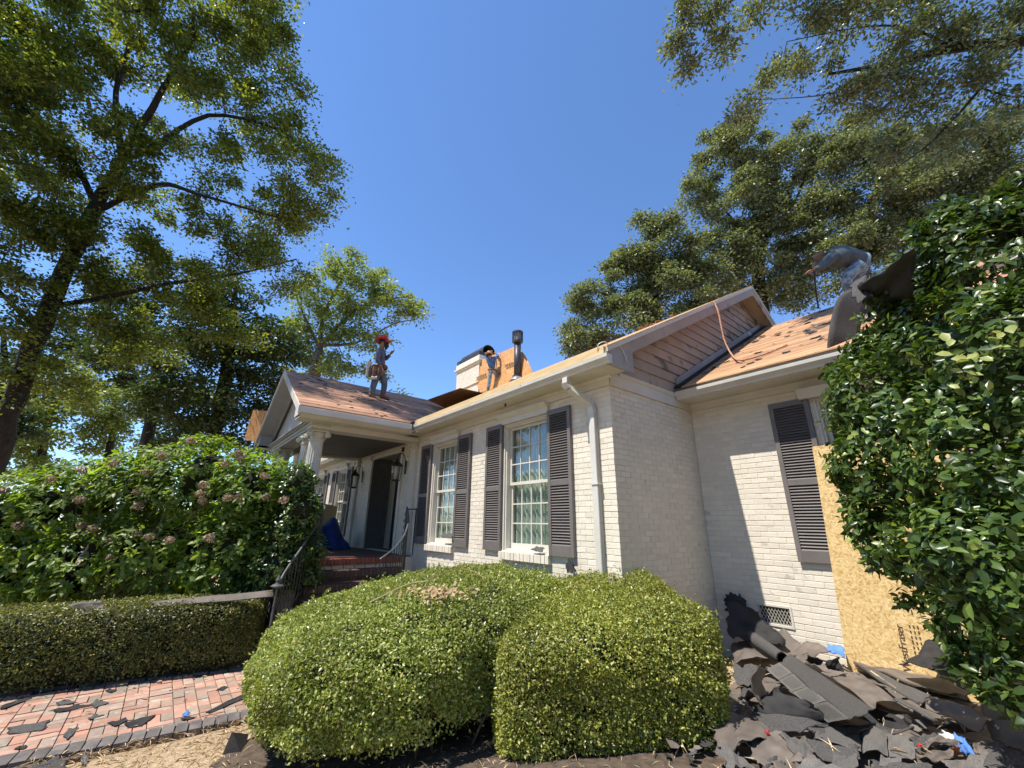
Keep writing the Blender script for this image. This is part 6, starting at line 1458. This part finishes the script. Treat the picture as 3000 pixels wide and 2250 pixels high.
# --- scraps on the path (crop 0..2212 x 0..911 of the lower left)
pf = lambda cx, cy, z=.010: on(cx*.28334, 1400.9+cy*.28334, 2, z)
ps = [([(60, 600), (65, 650), (330, 620), (380, 545)], 'largest dark torn shingle scrap on the left of the brick path', .03), ([(950, 560), (975, 605), (1080, 590), (1195, 500)], 'dark torn shingle scrap in the middle of the path near the edging', .03),
      ([(818, 565), (880, 592), (970, 545), (960, 528)], 'pointed dark scrap left of the middle one on the path', .03), ([(480, 665), (520, 690), (600, 600), (520, 610)], 'narrow dark scrap standing across the bricks on the left', .04),
      ([(1570, 480), (1600, 492), (1880, 370), (1840, 350)], 'long narrow shingle strip beside the boxwood mound', .02), ([(380, 470), (460, 485), (720, 430), (600, 425)], 'long thin scrap beyond the middle of the path', .05),
      ([(670, 530), (690, 540), (790, 505), (720, 500)], 'small dark scrap between two long ones', .04), ([(1650, 315), (1700, 318), (1740, 290), (1700, 285)], 'small black triangular scrap far along the path', .03),
      ([(105, 765), (180, 765), (215, 740), (160, 735)], 'small scrap close to the lower left edging', .03), ([(430, 405), (440, 430), (590, 410), (500, 385)], 'grey scrap near the far edge of the path', .05),
      ([(800, 320), (850, 335), (895, 312), (830, 305)], 'curled grey scrap at the foot of the low hedge', .03), ([(1375, 535), (1400, 545), (1500, 520), (1420, 515)], 'thin grey scrap near the edging beside the blue scrap', .03),
      ([(690, 420), (720, 450), (830, 410), (740, 385)], 'brownish scrap in the far middle of the path', .05), ([(-10, 445), (20, 460), (250, 375), (180, 370)], 'long grey scrap on the far left rim of the path', .04)]
for k, (pts, lab, rg) in enumerate(ps):
    sheet('shingle_scrap', [pf(*p) for p in pts], FELT if k % 3 else SHINGLED, lab, 'shingle', th=.005, wob=.004, rag=rg, seed=120+k, G=10)
sheet('plastic_scrap', [pf(1390, 500), pf(1400, 520), pf(1450, 490), pf(1430, 468)], TARPL, 'crumpled light blue plastic scrap on the path', 'wrapper', seed=140, rag=.06, wob=.006)
# shingle scraps on the straw
mf = lambda cx, cy, h=.02: on(cx*.28334, 1400.9+cy*.28334, 2, h)
sheet('shingle_scrap', [mf(180, 905), mf(200, 960), mf(520, 930), mf(470, 840)], SHINGLED, 'grey torn shingle lying on the straw at the bottom left', 'shingle', seed=150, rag=.06, wob=.02)
sheet('shingle_scrap', [mf(610, 870), mf(650, 895), mf(690, 800), mf(630, 805)], SHINGLE, 'small grey shingle chip on the straw next to the edging', 'shingle', seed=151, rag=.05, wob=.01)
# folded black shingle standing like a small tent
a, b, c, d = mf(1690, 820, .0), mf(1890, 655, .05), mf(1765, 640, .17), mf(1840, 820, .0)
tent = MB(); tent.prism([a, d, b, c], np.array([.004, .004, .002])*1.5); tag(tent.build('folded_shingle', SHINGLED, None), 'dark folded shingle standing like a small tent on the straw', 'shingle')
tent2 = sheet('folded_flap', [a, d, b, (a+b)/2+np.array([0, 0, .03])], SHINGLED, None, wob=.001, rag=.0, G=4); child(tent2, bpy.data.objects['folded_shingle'])

# --- things lying on the hedges
def onhedge(x, y, z): return on(x, y, 2, z)
cw = [(-7.75, -.35, .86), (-6.98, .92, .90), (-7.18, 1.22, .96), (-7.95, -.25, .90)]
cw = [on(325, 1309, 2, .86), on(592, 1274, 2, .96), on(585, 1284, 2, .93), on(345, 1316, 2, .84)]
sheet('long_board', [on(322, 1300, 0, -7.55), on(345, 1310, 0, -7.4), on(590, 1288, 0, -7.0), on(590, 1274, 0, -7.12)], SHINGLEB, 'long weathered strip lying along the top of the low hedge', 'board', th=.012, wob=.004, rag=.004, seed=160)
sheet('curled_board', [on(150, 1305, 0, -7.75), on(175, 1328, 0, -7.55), on(245, 1322, 0, -7.5), on(218, 1296, 0, -7.7)], SHINGLEB, 'curled brown corrugated scrap sticking up from the low hedge', 'board', th=.01, wob=.012, bow=-.05, rag=.02, seed=161)
hs = [((1058, 1291), (1075, 1296), (1098, 1288), (1085, 1281), -4.0, 'flat dark shingle chip on top of the boxwood mound'), ((920, 1293), (908, 1297), (935, 1300), (945, 1292), -4.2, 'thin dark shingle chip on the crown of the mound'),
      ((1090, 1275), (1085, 1283), (1118, 1272), (1110, 1268), -4.0, 'narrow grey shingle chip near the window end of the mound')]
for k, (a, b, c, d, xx, lab) in enumerate(hs):
    sheet('shingle_chip', [on(*p, 0, xx+.0) for p in (a, b, c, d)], SHINGLED, lab, 'shingle', seed=170+k, rag=.03, wob=.004, G=6)
sheet('felt_scrap', [on(1222, 1238, 1, 3.95), on(1245, 1236, 1, 3.85), on(1234, 1205, 1, 3.95), on(1225, 1208, 1, 4.0)], FELT, 'black felt scrap poking up against the wall under the last shutter', 'roofing felt', seed=180, rag=.06, wob=.01)
sheet('shingle_chip', [on(1145, 1187, 1, 4.0), on(1170, 1193, 1, 3.98), on(1176, 1183, 1, 4.05), on(1160, 1180, 1, 4.05)], SHINGLED, 'dark shingle chip resting on the window sill nearest the corner', 'shingle', seed=181, rag=.04, wob=.004, G=6)
sheet('shingle_chip', [on(950, 1158, 1, 4.0), on(975, 1163, 1, 3.98), on(982, 1152, 1, 4.05), on(960, 1152, 1, 4.07)], SHINGLED, 'grey shingle chip on the sill of the window nearest the porch', 'shingle', seed=182, rag=.04, wob=.004, G=6)
r = np.random.default_rng(303)
def clump(name, c, n, sz, sp, m_, tpl, label, cat, ad=None):
    P = np.array(c)+r.normal(size=(n, 3))*sp; o = leaves(name, P, np.array([.3, -.4, 1.])+r.normal(size=(n, 3))*.5, sz*r.uniform(.6, 1.2, n), m_, None, tpl, ad); tag(o, label, cat); return o
clump('dried_grass', on(735, 1375, 2, .93), 40, .17, np.array([.05, .05, .02]), STRAW, STRIP, 'tuft of dried yellow stems lying on the mound', 'dried stems', np.array([1., -.4, -.4])+r.normal(size=(40, 3))*.35)
clump('dry_leaf', on(765, 1412, 2, .88), 5, .07, np.array([.02, .02, .01]), L_DRY, LEAF8W, 'brown dry leaf below the tuft of stems on the mound', 'leaf')
clump('dead_patch', on(945, 1278, 2, 1.29), 160, .05, np.array([.16, .12, .015]), L_DRY, LEAF4, 'brown patch of dry clippings on top of the mound', 'clippings')['kind'] = 'stuff'
clump('vine_leaves', on(642, 1555, 2, .28), 9, .11, np.array([.05, .06, .05]), L_HOLLYY, LEAF8W, 'pale yellow green vine leaves low on the front of the mound', 'plant')

# --- blue tarp heap and things on the porch
bt = thing('blue_tarp', 'dark blue tarp thrown over something on the porch', 'tarp', (-11.3, 3.2, 1.22))
q = MB(); n1, n2 = 14, 12; V = []
for i in range(n1+1):
    for j in range(n2+1):
        u, v = i/n1*2-1, j/n2*2-1; rr_ = max(abs(u), abs(v)); h = .55*(1-rr_**2.2)+.10*math.sin(u*5+v*3)*(1-rr_)+.04*math.sin(u*13-v*9)*(1-rr_*.7)
        h += .12*max(0, 1-((u-.1)**2+(v-.35)**2)*2.5); V.append((-11.45+u*.60+.03*math.sin(v*9), 3.25+v*.42+.03*math.sin(u*8), 1.225+max(0, h)))
q.add(V, [(i*(n2+1)+j, (i+1)*(n2+1)+j, (i+1)*(n2+1)+j+1, i*(n2+1)+j+1) for i in range(n1) for j in range(n2)]); q.build('tarp', TARP, bt, smooth=True)

# --- on the roof: rope, drape of shingles over the gutter by the holly
rp_ = thing('rope', 'orange and white rope hanging from the gable rake onto the wing roof', 'rope', on(1550, 660, 0, -2.78))
pts = [on(1543, 655, 0, -2.82)+np.array([0, 0, .02]), on(1551, 672, 0, -2.76), on(1558, 705, 0, -2.74), on(1565, 735, 0, -2.72), on(1580, 765, 0, -2.6)]
e_ = onplane(1600, 782, (0, -PIT, 1), (0, 5.6, 3.86)); pts += [e_+np.array([0, 0, .03]), onplane(1650, 765, (0, -PIT, 1), (0, 5.6, 3.86)), onplane(1700, 745, (0, -PIT, 1), (0, 5.6, 3.86))]
MB().tube(smoothpath(pts, 5), .014, 7).build('rope', ROPE, rp_, smooth=True)
wp = lambda x, y, up=.0: onplane(x, y, (0, -PIT, 1), (0, 5.6, 3.83+up))
dr_ = thing('shingle_drape', 'thick sheet of old shingles folded over the eave beside the holly', 'shingle', wp(1810, 740))
prof = [wp(1905, 640, .9), wp(1862, 618, 1.0), wp(1835, 630, .85), wp(1812, 665, .5), wp(1800, 720, .16), wp(1790, 755, .05)]
prof = [at(1876, 650, 5.0), at(1862, 632, 5.0), at(1845, 625, 5.0), at(1826, 630, 4.95), at(1810, 648, 4.9), at(1799, 690, 4.85), at(1793, 725, 4.8), at(1790, 756, 4.8)]
P_ = smoothpath(prof, 4); V = []; wv = (at(1860, 705, 4.9)-at(1805, 695, 4.9))*.85
for p in P_:
    for j in range(7): V.append(p+wv*(j/6)*1.3)
F_ = [(i*7+j, (i+1)*7+j, (i+1)*7+j+1, i*7+j+1) for i in range(len(P_)-1) for j in range(6)]
o = MB().add(V, F_).build('sheet', SHINGLED, dr_, smooth=True); sm = o.modifiers.new('t', 'SOLIDIFY'); sm.thickness = .03
sheet('roofing_felt', [at(1836, 614, 3.6), at(1880, 592, 3.7), at(1890, 640, 3.3), at(1850, 655, 3.4)], SHINGLED, 'ragged dark shingle edge sticking out above the folded sheet beside the holly', 'shingle', th=.012, wob=.012, rag=.05, seed=190, bow=.03)
sheet('roofing_felt', [at(1850, 618, 3.5), at(1880, 668, 3.75), at(1985, 668, 3.3), at(1968, 545, 2.55)], FELT, 'large black felt sheet draped over the top left of the holly', 'roofing felt', th=.012, wob=.03, rag=.03, seed=191)
# bits of old shingle left on the ridge
for k, (x_, lab) in enumerate([(-5.2, 'dark shingle scraps left on the main ridge nearest the gable'), (-6.4, 'dark shingle scraps left on the main ridge behind the gutter'), (-7.4, 'dark shingle scraps left on the ridge right of the flue')]):
    c = np.array([x_, 8.90, mroof(8.9)+.03]); o = leaves('shingle_scraps', c+r.normal(size=(22, 3))*np.array([.22, .05, .015]), np.array([0, 0, 1.])+r.normal(size=(22, 3))*.5, r.uniform(.05, .14, 22), SHINGLED if k != 0 else BRICKR, None, T); tag(o, lab, 'shingle')
# wire tangle at the gutter end
wt = thing('wire', 'thin white wire tangled at the end of the front gutter', 'wire', (-2.85, 3.75, 3.9))
MB().tube(smoothpath([(-2.95, 3.70, 3.78), (-2.92, 3.66, 3.92), (-2.86, 3.72, 3.97), (-2.84, 3.80, 3.93), (-2.815, 3.95, 3.97), (-2.81, 4.05, 3.86), (-2.81, 4.07, 3.78)], 5), .006, 5).build('wire', TRIM, wt)
nt_ = sum(len(o.data.polygons) for o in bpy.data.objects if o.type == 'MESH'); print('POLYS', nt_, len(bpy.data.objects))

# --- shrubs closing off the far side of the porch, felt scraps left on the decking
shrub('porch_side_shrub', 'dark leafy shrub seen between the columns beyond the porch', [(np.array([-14.3, 1.0, 1.3]), 1.0), (np.array([-14.6, 2.4, 1.5]), 1.0), (np.array([-15.2, .2, 1.2]), 1.0), (np.array([-14.8, 1.6, 2.6]), .8)], 4000, .16, L_CAM, LEAF8, 47, stems=10, core=True)
r = np.random.default_rng(404)
n = 70; P = np.stack([r.uniform(-3.0, -.9, n), r.uniform(5.8, 9.3, n), np.zeros(n)], 1); P[:, 2] = wroof(P[:, 1])+.012
o = leaves('felt_scraps', P, np.array([0, -PIT, 1.])+r.normal(size=P.shape)*.12, r.uniform(.03, .14, n), FELT, None, T, np.array([1., 0, 0])+r.normal(size=P.shape)*.3, kind='stuff'); o['label'] = 'torn felt scraps left on the wing roof decking'
n = 60; P = np.stack([r.uniform(-10.2, -7.95, n), r.uniform(1.6, 3.6, n), np.zeros(n)], 1); P[:, 2] = PZ-.557*np.abs(P[:, 0]-PX)+.016
o = leaves('felt_scraps', P, np.array([.557, 0, 1.])+r.normal(size=P.shape)*.12, r.uniform(.02, .09, n), FELT, None, T, np.array([0, 1., 0])+r.normal(size=P.shape)*.3, kind='stuff'); o['label'] = 'torn felt scraps left on the porch roof decking'

# stray pieces: dry stems and creeper on the mound, cable on the porch roof, clip under the eave
for k, (pts, lab) in enumerate([([(905, 1262), (960, 1236), (1010, 1230), (1050, 1250)], 'long dry creeper stem curving over the back of the mound'), ([(800, 1300), (880, 1262), (925, 1255)], 'short dry creeper stem on the upper left of the mound'),
                                ([(960, 1345), (985, 1325), (1010, 1332)], 'pale broken twig on the side of the mound')]):
    t = thing('creeper_stem', lab, 'stem', on(*pts[0], 2, 1.3))
    MB().tube(smoothpath([on(x, y, 2, 1.36 if k < 2 else 1.05) for x, y in pts], 5), .004, 4).build('stem', TWIG if k == 2 else STRAW, t)
t = thing('cable', 'thin dark cable lying across the porch roof planks', 'cable', (-9.6, 2.0, 4.8))
ppt = [onplane(x, y, (.557, 0, 1), (PX, 0, PZ+.018)) for x, y in ((835, 818), (850, 835), (870, 843), (905, 846), (930, 850))] if False else [(x, y, PZ-.557*abs(x-PX)+.02) for x, y in ((-10.2, 2.0), (-9.9, 2.3), (-9.6, 2.2), (-9.5, 2.7), (-9.7, 3.3), (-9.4, 3.9))]
MB().tube(smoothpath(ppt, 6), .007, 5).build('cable', IRON, t)
MB().box((-5.02, 3.86, ZSF-.045), (-4.99, 3.875, ZSF-.001)).build('eave_clip', IRON, house)
